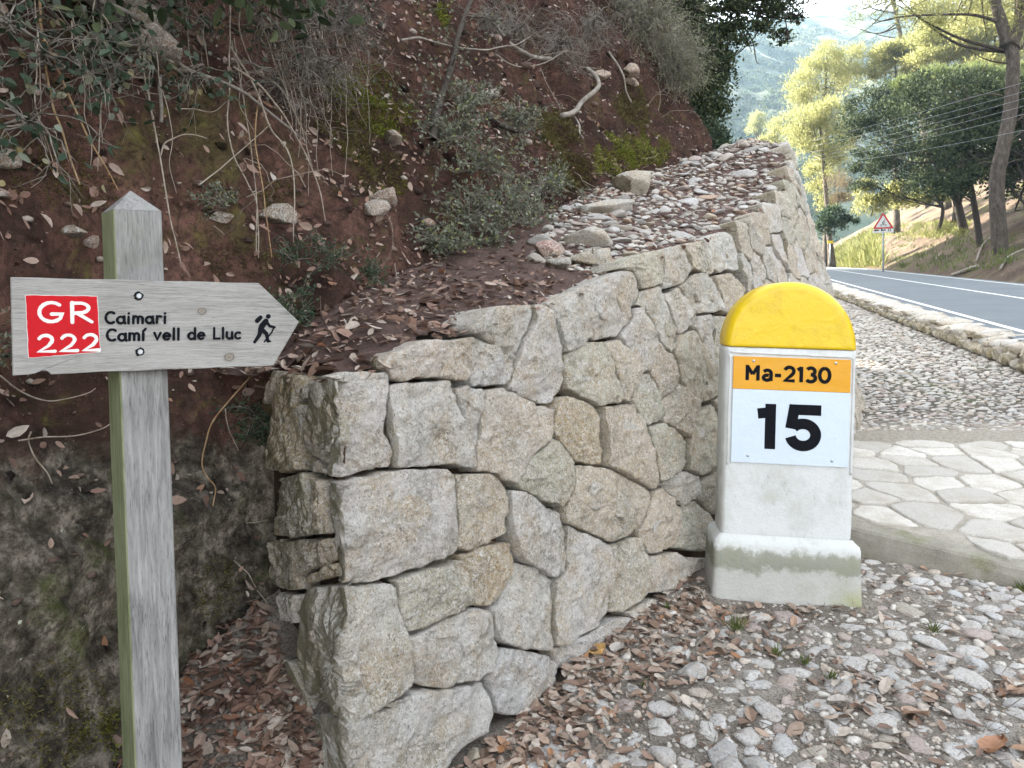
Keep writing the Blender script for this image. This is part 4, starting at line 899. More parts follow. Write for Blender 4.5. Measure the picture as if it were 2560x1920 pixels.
# ------------------------------------------------------------------ fingerpost
bdir = np.array([.824, .567]); yaw = math.atan2(.567, .824); b0 = np.array([-1.025, 1.524])   # board line: b0 + t * bdir
post_c = b0 + bdir * (.233 + .056)
post = thing('fingerpost', 'grey weathered wooden waymarker post with arrow board pointing right', 'signpost', (post_c[0], post_c[1], 0), (0, R(-2.0), yaw))
# local frame: x along the board, y away from the viewer, origin under the post's middle on the board's front plane
t0 = .233; hw_ = .0505
def timber(zlist, hw, dep, y0, name, m, parent, chamf=.003, seed=0):
    P = []; n = 0
    prof = [(-hw + chamf, y0), (hw - chamf, y0), (hw, y0 + chamf), (hw, y0 + dep - chamf), (hw - chamf, y0 + dep), (-hw + chamf, y0 + dep), (-hw, y0 + dep - chamf), (-hw, y0 + chamf)]
    V = np.concatenate([np.c_[np.array(prof), np.full(8, z)] for z in zlist]); V[:, :2] += (.0012 * fbm(V * np.array([40, 40, 5]) + seed, 3, seed))[:, None]
    Q = grid_faces(len(zlist), 8, True); l = (len(zlist) - 1) * 8; o_ = mesh(name, V, [Q, np.array([[0, 7, 6, 5], [0, 5, 4, 3], [0, 3, 2, 1]]), np.array([[l, l + 1, l + 2, l + 3], [l, l + 3, l + 4, l + 5], [l, l + 5, l + 6, l + 7]])], False)
    ob = link(name, o_, m, parent); o_.materials.append(WOODG)
    mi = np.zeros(len(o_.polygons), np.int32)
    for i, pl in enumerate(o_.polygons):
        if pl.normal[0] < -.5: mi[i] = 1
    o_.polygons.foreach_set('material_index', mi); return ob
shaft = timber(np.linspace(-.3, 1.604, 24), hw_, .107, .012, 'post', WOODP, post, seed=3)
a_ = hw_; yb0, yb1 = .012, .119; ym = (yb0 + yb1) / 2
apex = [(0, ym, 1.655)]; n = 7
cv = [(-a_, yb0, 1.6045), (a_, yb0, 1.6045), (a_, yb1, 1.6045), (-a_, yb1, 1.6045)] + apex
link('pyramid_cap', mesh('pyramid_cap', np.array(cv), [np.array([[0, 1, 4], [1, 2, 4], [2, 3, 4], [3, 0, 4]])], False), WOODP, post)
shaft.rotation_euler = (0, 0, R(7)); shaft.location = (0, 0, 0); bpy.data.objects['pyramid_cap'].rotation_euler = (0, 0, R(7))
# arrow board
def bx(t): return t - t0
zt, zb = 1.4445, 1.2435
ol = [(bx(.0), zt)] + [(bx(t), zt + .0006 * math.sin(t * 40)) for t in np.linspace(.02, .49, 24)] + [(bx(.498), zt)] + [(bx(.598), 1.350)] + [(bx(.536), zb)] + [(bx(t), zb + .0008 * math.sin(t * 47)) for t in np.linspace(.52, .09, 22)] + [(bx(.073), zb - .001), (bx(.066), zb + .006), (bx(.055), zb + .009), (bx(.044), zb + .003), (bx(.035), zb + .001), (bx(.006), zb)]
V, Fs = plate(ol[::-1], -.012, .026, .002); board = link('arrow_board', mesh('arrow_board', V, Fs, False), WOODB, post); board.rotation_euler = (0, R(2.6), 0); board.location = (-.016 - math.sin(R(2.6)) * 1.344, 0, .004)
FY = -.0122
def quadplate(pts, y, name, m, thick=.0006):
    V, Fs = plate(pts, y - thick, y + .002, .0001); return link(name, mesh(name, V, Fs, False), m, board)
rng_e = lambda a, b, n, amp: [(a[0] + (b[0] - a[0]) * t + random.uniform(-amp, amp), a[1] + (b[1] - a[1]) * t + random.uniform(-amp, amp)) for t in np.linspace(0, 1, n, endpoint=False)]
c1, c2, c3, c4 = (bx(.0265), 1.408), (bx(.155), 1.4075), (bx(.1625), 1.288), (bx(.033), 1.279)
edge = rng_e(c1, c2, 14, .0006) + rng_e(c2, c3, 14, .0006) + rng_e(c3, c4, 14, .0006) + rng_e(c4, c1, 14, .0006)
quadplate(edge[::-1], FY, 'red_panel', RED)
halo = [(x + (.0010 if x > bx(.09) else -.0010), z + (.0010 if z > 1.35 else -.0010)) for x, z in edge]
V, Fs = plate(halo[::-1], FY - .0002, FY + .002, .0001); link('white_border', mesh('white_border', V, Fs, False), WHITEL, board)
def write(text, x, z, size, wd, m, track, sx, label=None):
    V, Fs = lettering(HAND, text, x, z, size, wd, track, sx, .02); return link('lettering', mesh('lettering', to_face(V, FY - .0008), Fs, False), m, board, label=label)
write('GR', bx(.048), 1.3525, .0425, .0072, WHITEL, .16, 1.12, 'white painted letters GR on the red panel')
write('222', bx(.048), 1.2905, .0355, .0068, WHITEL, .24, 1.04, 'white painted figures 222 on the red panel')
write('Caimari', bx(.170), 1.3490, .0262, .0056, BLACK, .09, 1.04, 'black routed word Caimari')
write('Camí vell de Lluc', bx(.173), 1.3110, .0262, .0056, BLACK, .09, 1.04, 'black routed words Camí vell de Lluc')
def blob(parts, x, z, sc):
    Vs, Qs, Ts = [], [], []; n = 0; h = 0
    for pts, wv in parts:
        V, Q, T = stroke([(x + a * sc, z + b * sc) for a, b in pts], np.array(wv) * sc, h); h += .00018; Vs.append(V); Qs.append(Q + n); Ts.append(T + n); n += len(V)
    return np.concatenate(Vs), [np.concatenate(Qs), np.concatenate(Ts)]
V, Fs = blob([([(.50, .93), (.51, .94)], [.17, .17]), ([(.42, .76), (.28, .58), (.22, .45)], [.20, .22, .18]), ([(.44, .74), (.56, .58), (.74, .53)], [.12, .10, .09]), ([(.24, .46), (.18, .24), (.02, .0)], [.19, .15, .11]), ([(.26, .46), (.44, .30), (.50, .02)], [.18, .14, .11]), ([(.48, .02), (.58, .02)], [.08, .07]), ([(.72, .56), (.64, .36), (.36, .0)], [.06, .06, .05]), ([(.10, .78), (.22, .90)], [.17, .15])], bx(.488), 1.302, .066)
link('hiker_symbol', mesh('hiker_symbol', to_face(V, FY - .0004), Fs, False), BLACK, board)
for tz_ in ((.233 + .003, 1.4095), (.240, 1.2855)):
    X = bx(tz_[0]); Z = tz_[1]
    ring = [(X + (.0095 + random.uniform(-.0018, .0018)) * math.cos(a), Z + (.0095 + random.uniform(-.0018, .0018)) * math.sin(a)) for a in np.linspace(0, 2 * math.pi, 22, endpoint=False)]
    V, Fs = plate(ring[::1], FY - .0005, FY + .001, .0001); hole = link('bolt_hole', mesh('bolt_hole', V, Fs, False), BLACK, board)
    hexo = [(X + .0062 * math.cos(a), Z + .0062 * math.sin(a)) for a in np.linspace(.3, .3 + 2 * math.pi, 6, endpoint=False)]
    V, Fs = plate(hexo, FY - .0065, FY - .0004, .0012); link('hex_bolt', mesh('hex_bolt', V, Fs, False), ZINC, hole)

# ------------------------------------------------------------------ warning sign across the road
sg = px3(2208, 660, 48); sg[2] = slope_z(sg[:1], sg[1:2])[0]
warn = thing('warning_sign', 'red bordered triangular cyclist warning sign on a grey steel pole across the road', 'road sign', tuple(sg), (0, 0, R(-24)))
ztop_ = EYE + (HY - 533) / F * 48 - sg[2]; t = Tubes(); t.add([(0, .03, -.3), (0, .03, ztop_ - .1)], .055, 10); link('pole', t.mesh('pole'), STEEL, warn)
def tri(s_, cz, y0, y1):
    o = []
    for a in (90, 210, 330):
        for d in (-14, 0, 14): o.append((s_ * math.cos(R(a)) + .10 * s_ * math.cos(R(a + d * 4)), cz + s_ * math.sin(R(a)) + .10 * s_ * math.sin(R(a + d * 4))))
    return plate(o, y0, y1, .004)
zc = EYE + (HY - 558) / F * 48 - sg[2]
V, Fs = tri(.60, zc, -.02, .02); tp = link('red_triangle', mesh('red_triangle', V, Fs, False), SRED, warn)
V, Fs = tri(.43, zc, -.024, -.015); tw = link('white_triangle', mesh('white_triangle', V, Fs, False), SWHITE, tp)
V, Fs = blob([(arc(.18, .15, .14, .14, 0, 360), [.05] * 14), (arc(.82, .15, .14, .14, 0, 360), [.05] * 14), ([(.20, .15), (.42, .42), (.62, .40), (.80, .15)], [.05] * 4), ([(.42, .42), (.48, .12), (.62, .40)], [.05] * 3), ([(.36, .52), (.60, .80)], [.13, .13]), ([(.60, .78), (.74, .52)], [.07, .07]), ([(.70, .98), (.71, .98)], [.16, .16]), ([(.38, .52), (.56, .38), (.50, .12)], [.09, .08, .06])], -.20, zc - .20, .42)
link('cyclist_symbol', mesh('cyclist_symbol', to_face(V, -.0245), Fs, False), SBLACK, tw)
V, Fs = plate([(-.60, zc - .62), (.60, zc - .62), (.60, zc - .38), (-.60, zc - .38)], -.018, .018, .004); pl_ = link('distance_plate', mesh('distance_plate', V, Fs, False), SWHITE, warn)
V, Fs = blob([([(0, .5), (.9, .5)], [.5, .3]), ([(1.6, .3), (1.6, .8)], [.25] * 2), ([(1.9, .5), (2.5, .5)], [.5, .3]), ([(3.3, .2), (3.3, .85)], [.2] * 2), ([(3.7, .2), (3.7, .85)], [.2] * 2)], -.48, zc - .57, .24)
link('arrow_marks', mesh('arrow_marks', to_face(V, -.0185), Fs, False), SBLACK, pl_)
# ------------------------------------------------------------------ fallen leaves, needles, gravel on the ground
def scatter_leaves(name, P, m, size, nrm=None, lift=.004, parent=None, ang=.5):
    n = len(P); N = np.tile([0, 0, 1.0], (n, 1)) if nrm is None else nrm
    N = unit(N + rng.normal(size=(n, 3)) * ang * rng.random((n, 1))); T = rdir(n); L = size * rng.choice([.55, .75, .95, 1.1, 1.45], n) * rng.uniform(.85, 1.15, n)
    P = P + N * (lift + rng.random((n, 1)) * .014)
    T = unit(T - (T * N).sum(1, keepdims=True) * N)
    link(name, leaves_mesh(name, P - T * L[:, None] * .5, T, N, L, L * rng.uniform(.34, .66, n), fold=.34, curl=.30), m, parent, kind='stuff')
n = 30000
y = 1.95 + 3.0 * rng.random(n) ** 1.2; x = rng.uniform(-.35, .72, n) * y; X2 = np.c_[x, y]; P3 = np.c_[x, y, 0 * x]
dw = -inside_wall(X2, None, 0); dens = np.clip(1.1 - dw / (.46 + .25 * fbm(P3 * 1.6, 2, 121)), .0, 1) ** 1.3 * .62 + np.clip((x / y - .38) * 2.2, 0, .40) * (y < 2.75) * (fbm(P3 * 2.6, 3, 125) > -.15) + .035
dens *= np.where(np.abs(x - 1.28) < .36, np.where(y > 3.38, 0, 1), 1)
ok = (rng.random(n) < dens) & (dw > .0) & (y < step_y(x) - .02); X2 = X2[ok]
scatter_leaves('fallen_leaves', np.c_[X2, ground_z(X2)], DRYL, .047)
n = 6500; x = rng.uniform(-1.35, -.35, n); y = rng.uniform(1.55, 2.8, n); X2 = np.c_[x, y]; ok = inside_wall(X2, None, 0) < .0; X2 = X2[ok]
scatter_leaves('fallen_leaves', np.c_[X2, ground_z(X2)], REDL, .040)
# on the old path behind the wall
n = 42000; x = rng.uniform(-1.4, 3.8, n); y = rng.uniform(1.9, 10.5, n); X2 = np.c_[x, y]; tzv = terrace(X2); sd = inside_wall(X2, None, .0, True)
dens = np.where(y < 3.4, 1.0, np.clip(.35 + .6 * (sd > .9), 0, 1)); ok = (sd > -.01) & (rng.random(n) < dens) & (sd < 2.6); X2 = X2[ok]
scatter_leaves('fallen_leaves', np.c_[X2, tzv[ok]], REDL, .040, ang=.7)
# twigs and needles among them
def needles(name, P, n3, L, m):
    T = rdir(len(P)); T[:, 2] *= .25; T = unit(T); V, Q = leaf_arrays(P + n3 * .006, T, n3 + rng.normal(size=P.shape) * .2, L * rng.uniform(.5, 1.3, len(P)), .0022, fold=0, curl=.15); link(name, mesh(name, V, Q, False), m, kind='stuff')
n = 9000; y = 1.95 + 2.9 * rng.random(n) ** 1.3; x = rng.uniform(-.3, .72, n) * y; X2 = np.c_[x, y]; ok = (inside_wall(X2, None, 0) < -.01) & (y < step_y(x) - .03) & (fbm(np.c_[x, y, 0 * x] * 2.3, 3, 131) > -.12); X2 = X2[ok]
needles('needle_litter', np.c_[X2, ground_z(X2)], np.tile([0, 0, 1.], (len(X2), 1)), .05, NEEDLE)
# on the bank's ledges: leaves, stones and crumbs
iv = np.where((_bv[:, 1] > .9) & (np.abs(_bpx[:, 0] - 900) < 1000) & (_bpx[:, 1] > -60) & (_bpx[:, 1] < 1950))[0]
up = _bnf[iv, 2]; pr = np.clip((up - .25) * 1.6, .02, 1) ; pr *= 1 / np.maximum(_bv[iv, 1], 1.2); pr *= np.where((_bv[iv, 1] < 2.7) & (_bv[iv, 2] < 1.15), .22, 1); pick = rng.choice(iv, 4200, replace=False, p=pr / pr.sum())
scatter_leaves('bank_leaves', _bv[pick] + rng.normal(size=(len(pick), 3)) * .01, REDL, .036, _bnf[pick], ang=.8)
pick = rng.choice(iv, 9000, replace=False); rr = rng.uniform(.003, .011, len(pick)) * rng.choice([1, 1, 1, 2.2], len(pick)) * np.clip(_bv[pick, 1] / 3, .7, 2)
k = M('bank_pebble', .95, .15); k.color(k.ramp(k.island(), [(0, (.04, .028, .023)), (.5, (.11, .075, .06)), (.85, (.22, .165, .135)), (1, (.42, .38, .33))])); k.bump((k.noise(60, 5, .7), .7, .008)); BPEB = k.m
link('bank_stones', rocks_mesh('bank_stones', _bv[pick], rr * 1.3, rr, rr * .9, rng.uniform(0, 6, len(pick)), [rock_verts(s_, 1, .8, 6, .15) for s_ in range(260, 268)]), BPEB, bank_o, kind='stuff')
# clods: rounded lumps of the earth itself, so the face is broken up
pick = rng.choice(iv, 900, replace=False); rr = rng.uniform(.010, .032, len(pick)) * np.clip(_bv[pick, 1] / 3, .6, 1.6)
link('earth_clods', rocks_mesh('earth_clods', _bv[pick] - _bnf[pick] * rr[:, None] * .45, rr * 1.2, rr, rr * .9, rng.uniform(0, 6, len(pick)), [rock_verts(s_, 2, .9, 14, .3) for s_ in range(270, 280)]), EARTH, bank_o, kind='stuff')

# ------------------------------------------------------------------ loose rocks that stand out
def rock_thing(name, label, cat, P, size, col, seed, m=STONE, parent=None, flat=.75, group=None, rz=None):
    V, Fq = rock_verts(seed, 4, flat, 9, .07); V = V * np.array(size); o = link(name, mesh(name, V, Fq), m, parent, col)
    o.location = P; o.rotation_euler = (random.uniform(-.2, .2), random.uniform(-.2, .2), random.uniform(0, 6) if rz is None else rz)
    if label: o['label'] = label; o['category'] = cat
    if group: o['group'] = group
    return o
def on_terrace(px, py):
    D = np.linspace(1.9, 11, 1500); P = np.stack([(px - CX) / F * D, D, EYE + (HY - py) / F * D], 1); g = P[:, 2] - terrace(P[:, :2]); i = np.where((g[:-1] > 0) & (g[1:] <= 0))[0]
    ok = [j for j in i if inside_wall(P[j:j + 1, :2], None, 0, True)[0] > 0]; return P[ok[0]] if ok else P[(i[0] if len(i) else 300)]
def on_ground(px, py):
    D = np.linspace(1.6, 6, 1200); P = np.stack([(px - CX) / F * D, D, EYE + (HY - py) / F * D], 1); g = P[:, 2] - ground_z(P[:, :2]); i = np.where((g[:-1] > 0) & (g[1:] <= 0))[0]; return P[i[0]] if len(i) else P[-1]
for lab, px, py, sz, col, sd in (
  ('brick red rounded rock lying on leaves above the wall', 1371, 640, (.088, .075, .075), (.42, .17, .125), 301),
  ('pale grey flat rock beside the red rock above the wall', 1400, 668, (.075, .06, .045), (.60, .59, .56), 302),
  ('large buff rock behind the wall top below the rubble', 1480, 664, (.14, .10, .08), (.62, .53, .40), 303),
  ('thin upright grey rock splinter leaning on the buff rock', 1492, 672, (.05, .025, .10), (.62, .61, .58), 304),
  ('big boulder with dark shaded underside in the rubble', 1478, 612, (.16, .13, .11), (.66, .61, .54), 305),
  ('cream block set alone at the back of the rubble', 1582, 484, (.17, .15, .16), (.62, .57, .45), 306),
  ('long low grey boulder along the upper edge of the rubble', 1530, 536, (.25, .16, .10), (.66, .63, .58), 307)):
    p = on_terrace(px, py); rock_thing('loose_rock', lab, 'rock', p + np.array([0, 0, sz[2] * .4]), sz, col, sd, rz=random.uniform(-.4, .4))
for lab, px, py, sz, col, sd in (
  ('white rounded stone half buried among brown leaves near milestone', 1727, 1690, (.060, .05, .042), (.56, .55, .53), 311),
  ('small cream stone at the foot of the bottom wall block', 1188, 1893, (.032, .028, .024), (.55, .48, .36), 312),
  ('large white stone on the ground by the bottom edge', 1650, 1778, (.060, .045, .040), (.60, .58, .56), 313),
  ('blunt grey stone at the bottom among the leaves', 1800, 1900, (.085, .055, .05), (.50, .50, .50), 314)):
    p = on_ground(px, py); rock_thing('loose_stone', lab, 'stone', p + np.array([0, 0, sz[2] * .35]), sz, col, sd, COBBLE)
# stones sticking out of the bank
for px, py, r_, col in ((1570, 180, .13, (.40, .19, .12)), (1500, 185, .11, (.42, .22, .15)), (1580, 205, .09, (.36, .17, .11)), (340, 60, .16, (.33, .26, .21)), (380, 100, .14, (.36, .24, .17)), (960, 500, .10, (.42, .27, .19)), (940, 525, .08, (.46, .34, .26)), (560, 545, .05, (.40, .24, .17)), (180, 580, .035, (.36, .23, .16)), (225, 605, .035, (.40, .22, .15)), (690, 545, .09, (.34, .23, .16)), (1070, 560, .05, (.44, .24, .16)), (980, 345, .07, (.30, .22, .18)), (1240, 100, .06, (.38, .22, .16)), (25, 400, .05, (.40, .28, .18)), (1310, 560, .08, (.40, .22, .15))):
    p, nn_ = on_bank(px, py, .0, True); rock_thing('embedded_rock', None, None, p + nn_ * r_ * .1, (r_, r_ * .8, r_ * .8), col, int(px + py), STONE, bank_o)
# one orange leaf and some big curled leaves in front
def big_leaf(label, px, py, L, W, m, rz, on=on_ground, nrm=(0, 0, 1), lobes=5, color=None):
    n = 33; t = np.linspace(0, 1, n); wv = np.sin(np.pi * t ** .8) ** .8 * (1 + .16 * np.abs(np.sin(t * np.pi * lobes))) * W * .5; cz = .10 * L * np.sin(t * 2.6 + .4)
    V = np.concatenate([np.c_[t * L, s_ * wv * f_, cz + (abs(s_) * f_) ** 2 * W * .28 * (1 if s_ < 0 else .5)] for s_, f_ in ((-1, 1), (-1, .5), (0, 1), (1, .5), (1, 1))]); V[:, 0] -= L / 2
    V[:, 2] += .05 * L * fbm(V / L * 4 + px, 2, 3)
    o = link('fallen_leaf', mesh('fallen_leaf', V, grid_faces(5, n)), m, None); o.location = on(px, py) + np.array([0, 0, .012]); o.rotation_euler = (random.uniform(-.25, .05), random.uniform(-.2, .2), rz); o['label'] = label; o['category'] = 'leaf'; return o
def plain_leaf(name, a, b):
    k = M(name, .6, .3); c = k.ramp(k.noise(26, 5, .7), [(.3, a), (.7, b)]); c = k.mix(k.ramp(k.noise(90, 4), [(.6, 0.0), (.7, .7)]), c, tuple(q * .35 for q in a)); k.color(c); k.bump((k.noise(45, 4), .4, .004)); return k.m
big_leaf('orange yellow leaf standing out beside the foot of the wall', 1494, 1640, .085, .065, plain_leaf('orange_leaf', (.46, .25, .07), (.58, .38, .16)), 1.9, lobes=3)
LB = plain_leaf('tan_leaf', (.26, .16, .11), (.40, .28, .21)); LG = plain_leaf('grey_leaf', (.34, .30, .26), (.46, .42, .38))
big_leaf('broad tan curled leaf on cobbles near the bottom edge', 2290, 1800, .11, .065, LB, .3); big_leaf('pale grey lobed leaf on cobbles left of the tan leaf', 2100, 1768, .085, .06, LG, -.4)
big_leaf('rust brown leaf curled beside the lower right corner', 2490, 1880, .10, .08, plain_leaf('rust_leaf', (.26, .12, .06), (.40, .22, .13)), .6); big_leaf('pinkish grey maple leaf below the orange leaf', 1545, 1630, .07, .055, LG, 1.0)

# ------------------------------------------------------------------ plants on the bank
def curve_px(pts, out, pts_on=on_bank):
    """a stem seen along these pixels, hanging a little in front of the bank"""
    o_ = np.broadcast_to(np.asarray(out, float), (len(pts),)); base = np.array([on_bank(px, py, oo) for (px, py), oo in zip(pts, o_)])
    d = base[:, 1].copy()
    for _ in range(8): d[1:-1] = .5 * d[1:-1] + .25 * (d[:-2] + d[2:])
    return smooth_line([px3(px, py, dd) for (px, py), dd in zip(pts, d)], 7)
def stem(name, label, cat, pts, out, r0, r1, m, group=None, thorns=0):
    c = curve_px(pts, out); c = c + .004 * np.stack([fbm(c * 9 + i * 7, 2, i) for i in range(3)], 1); t = Tubes(); k_ = .72 if cat in ('stem', 'twig') else .9; rad = np.linspace(r0 * k_, r1 * k_, len(c)); t.add(c, rad, 6)
    for i in range(thorns):
        j = random.randrange(1, len(c) - 1); d = unit(np.array([random.uniform(-1, 1), -.3, random.uniform(-.6, .6)])); t.add([c[j], c[j] + d * .011], [rad[j] * .7, .0004], 3, False)
    me = t.mesh(name); me.materials.append(m); o = c[0].copy(); me.transform(Matrix.Translation(Vector(-o))); ob = link(name, me); ob.location = o; ob['label'] = label; ob['category'] = cat
    if group: ob['group'] = group
    return ob
Z1 = lambda *p: [(x * .3888, y * .3888) for x, y in p]
Z2 = lambda *p: [(860 + x * .3888, y * .3888) for x, y in p]
Z4 = lambda *p: [(x * .3888, 640 + y * .3888) for x, y in p]
GH = 'bare stems hanging down the earth bank'
stem('hanging_stem', 'long orange-brown stem hanging from the top left corner', 'stem', Z1((250, -60), (265, 180), (275, 300), (330, 650), (400, 850), (450, 1020), (510, 1190)), .12, .006, .003, BROWNS, GH, 14)
stem('hanging_stem', 'pale tan stem hanging down to the post cap', 'stem', Z1((262, 120), (275, 230), (330, 340), (430, 590), (560, 880), (660, 1050), (760, 1230)), .15, .006, .003, BROWNS, GH, 18)
stem('hanging_stem', 'thin grey stem hanging just right of the post cap', 'stem', Z1((825, -60), (850, 110), (890, 290), (945, 560), (990, 800), (1040, 1060), (1090, 1370), (1160, 1700)), .15, .0055, .003, PALEB, GH, 24)
stem('hanging_stem', 'wavy thorny stem crossing the thin slanting twig', 'stem', Z1((1480, -60), (1475, 300), (1480, 560), (1460, 780), (1500, 1000), (1600, 1200), (1650, 1320), (1660, 1660)), .15, .005, .0025, PALEB, GH, 30)
stem('hanging_stem', 'straight fine stem hanging behind the wavy thorny stem', 'stem', Z1((1500, 250), (1580, 720), (1620, 1000), (1650, 1300), (1645, 1620)), .10, .004, .002, PALEB, GH, 10)
stem('hanging_stem', 'thorny stem with orange tint left of the mossy stone', 'stem', Z1((1665, 600), (1640, 900), (1670, 1080), (1700, 1280), (1745, 1660)), .14, .0045, .0025, BROWNS, GH, 24)
stem('hanging_stem', 'white stem dropping straight down beside the mossy stone', 'stem', Z1((1480, 300), (1640, 560), (1740, 820), (1850, 970), (1890, 1150), (1890, 1560)), .17, .006, .003, PALEB, GH, 22)
stem('hanging_stem', 'grey stem with side twigs nearest the bright moss', 'stem', Z1((1500, 430), (1660, 540), (1800, 700), (1900, 870), (1990, 1050), (2060, 1230), (2090, 1420)), .15, .006, .003, PALEB, GH, 22)
stem('hanging_stem', 'upper stem arching out over the moss cushions', 'stem', Z1((1560, -40), (1540, 200), (1640, 450), (1800, 560), (1930, 800), (2000, 940)), .14, .005, .002, PALEB, GH, 12)
stem('hanging_stem', 'double stem curving down from the ivy tangle', 'stem', Z1((920, 500), (800, 500), (720, 545), (660, 640), (645, 780), (635, 960), (625, 1100)), .12, .005, .002, PALEB, GH, 10)
stem('bare_twig', 'white arching twig right of the hanging grey stem', 'twig', Z1((1036, 1005), (1060, 930), (1110, 895), (1180, 865), (1260, 868), (1335, 890)), .10, .0045, .0025, PALEB)
stem('bare_twig', 'thin slanting twig crossing two hanging stems', 'twig', Z1((1280, 1190), (1400, 1100), (1500, 1010), (1640, 890), (1740, 800)), .13, .004, .002, PALEB)
stem('bare_twig', 'short dark twig lying level on red earth', 'twig', Z1((1130, 705), (1250, 705), (1370, 718), (1460, 650)), .04, .004, .002, PALEB)
stem('dead_branch', 'dark dead branch slanting across the upper left bank', 'branch', Z1((560, -20), (640, 60), (760, 180), (880, 290), (1060, 360), (1120, 430), (1160, 470)), .10, .016, .010, TWIG)
stem('dead_branch', 'thinner dark branch sloping down to the bright moss', 'branch', Z1((640, 0), (860, 110), (990, 230), (1180, 430), (1500, 560), (1640, 650), (1780, 760), (1920, 880)), .13, .010, .006, TWIG)
stem('dead_branch', 'broken stub of branch dangling near dead leaves', 'branch', Z1((1025, 480), (1030, 600), (1040, 700), (1035, 790)), .06, .009, .007, TWIG)
stem('fallen_twig', 'brown twig hanging in a crooked line beside the wall end', 'twig', Z4((1790, 610), (1650, 740), (1500, 900), (1370, 1060), (1320, 1200), (1295, 1340), (1330, 1420), (1385, 1490), (1370, 1610)), .10, .0045, .003, BROWNS)
stem('fallen_twig', 'short pale twig beside the crooked brown twig', 'twig', Z4((1450, 980), (1470, 1100), (1530, 1250)), .06, .003, .002, PALEB)
stem('fallen_twig', 'curved white twig low on the bank left of the post', 'twig', Z4((200, 1130), (185, 1190), (230, 1300), (300, 1390), (335, 1465)), .05, .003, .002, PALEB)
stem('fallen_twig', 'long bowed twig passing behind the post under the board', 'twig', Z4((0, 770), (150, 880), (300, 930), (420, 920), (560, 880), (610, 850)), .07, .003, .002, PALEB)
stem('fallen_twig', 'loop of pale twig behind a brown leaf left of post', 'twig', Z4((120, 1190), (300, 1160), (480, 1155), (640, 1110), (720, 1070)), .06, .003, .002, PALEB)
stem('root', 'S-shaped pale exposed root below the overhanging bush', 'root', Z2((1560, 440), (1610, 480), (1640, 540), (1615, 585), (1530, 655), (1480, 720), (1400, 745)), .10, .022, .028, ROOTW)
stem('root', 'thick grey root slanting from upper centre of the bank', 'root', Z2((950, 140), (1000, 200), (1060, 275), (1160, 340), (1240, 372), (1335, 378)), .06, .016, .022, ROOTW)
stem('root', 'sawn off pale root stub behind the sapling', 'root', Z2((835, 622), (900, 612), (972, 600)), .02, .036, .040, ROOTW)
stem('root', 'dark snaking root low on the bank', 'root', Z2((920, 735), (980, 790), (1060, 825), (1160, 852), (1205, 820)), .03, .026, .018, DARKB)
stem('root', 'twisted root dropping from the shadow of the bush', 'root', Z2((1700, 330), (1760, 420), (1800, 500), (1815, 590), (1850, 660)), .04, .014, .009, ROOTW)
stem('root', 'white broken root tip under the S-shaped root', 'root', Z2((1480, 755), (1510, 800), (1515, 850), (1540, 890)), .04, .014, .006, ROOTW)
stem('long_branch', 'long thin grey branch lying across the sapling', 'branch', Z2((370, 255), (480, 243), (560, 265), (700, 300), (900, 320), (1010, 300), (1110, 285), (1200, 232)), .16, .009, .005, ROOTW)
stem('long_branch', 'fine drooping branch right of the sapling crossing roots', 'branch', Z2((980, 350), (1060, 410), (1160, 430), (1300, 400), (1440, 330), (1500, 420), (1620, 440)), .14, .006, .004, ROOTW)
t = Tubes()
for i in range(34):
    x0 = random.choice((random.uniform(560, 900), random.uniform(640, 860), random.uniform(60, 520))); y0 = random.uniform(-60, 130); L_ = random.uniform(140, 420); pts = [(x0, y0)]
    for j in range(6): pts.append((pts[-1][0] + random.uniform(-9, 22), pts[-1][1] + L_ / 6))
    c = curve_px(pts, .15); c = c + .006 * np.stack([fbm(c * 9 + i * 7 + k_, 2, i) for k_ in range(3)], 1); t.add(c, np.linspace(.0026, .0010, len(c)), 5, False)
link('hanging_dry_stems', t.mesh('hanging_dry_stems'), PALEB, kind='stuff')
sap = thing('sapling', 'slender dark leaning sapling trunk with sparse small leaves', 'sapling', on_bank(1085, 350, .12))
def shrub_parts(root, stems, leafP, leafT, L, W, lm, sm, sides=3):
    o = np.array(root.location); t = Tubes()
    for c, r0, r1 in stems: t.add(np.asarray(c) - o, np.linspace(r0, r1, len(c)), sides, False)
    link('stems', t.mesh('stems'), sm, root)
    if leafP is not None and len(leafP): n = len(leafP); link('leaves', leaves_mesh('leaves', leafP - o, leafT, rdir(n), L * rng.uniform(.6, 1.2, n), W * rng.uniform(.7, 1.2, n)), lm, root)
sap_c = curve_px(Z2((840, -80), (815, 0), (740, 210), (690, 430), (620, 640), (590, 780), (570, 900)), .14)
st = [(sap_c, .016, .026)]; lp, lt = [], []
for i in range(16):
    b_ = sap_c[random.randrange(4, len(sap_c) - 6)]; d = unit(np.array([random.uniform(-1, 1), random.uniform(-.9, .2), random.uniform(-.1, .9)])); L_ = random.uniform(.15, .5)
    c = np.array([b_ + d * L_ * t + np.array([0, 0, -.25 * L_ * t * t]) + rng.normal(size=3) * .01 for t in np.linspace(0, 1, 7)]); st.append((c, .004, .0015))
    for q in c[2:]:
        for _ in range(4): lp.append(q + rng.normal(size=3) * .03); lt.append(d + rng.normal(size=3) * .9)
shrub_parts(sap, st, np.array(lp), np.array(lt), .028, .016, SHRUBL, DARKB, 6)
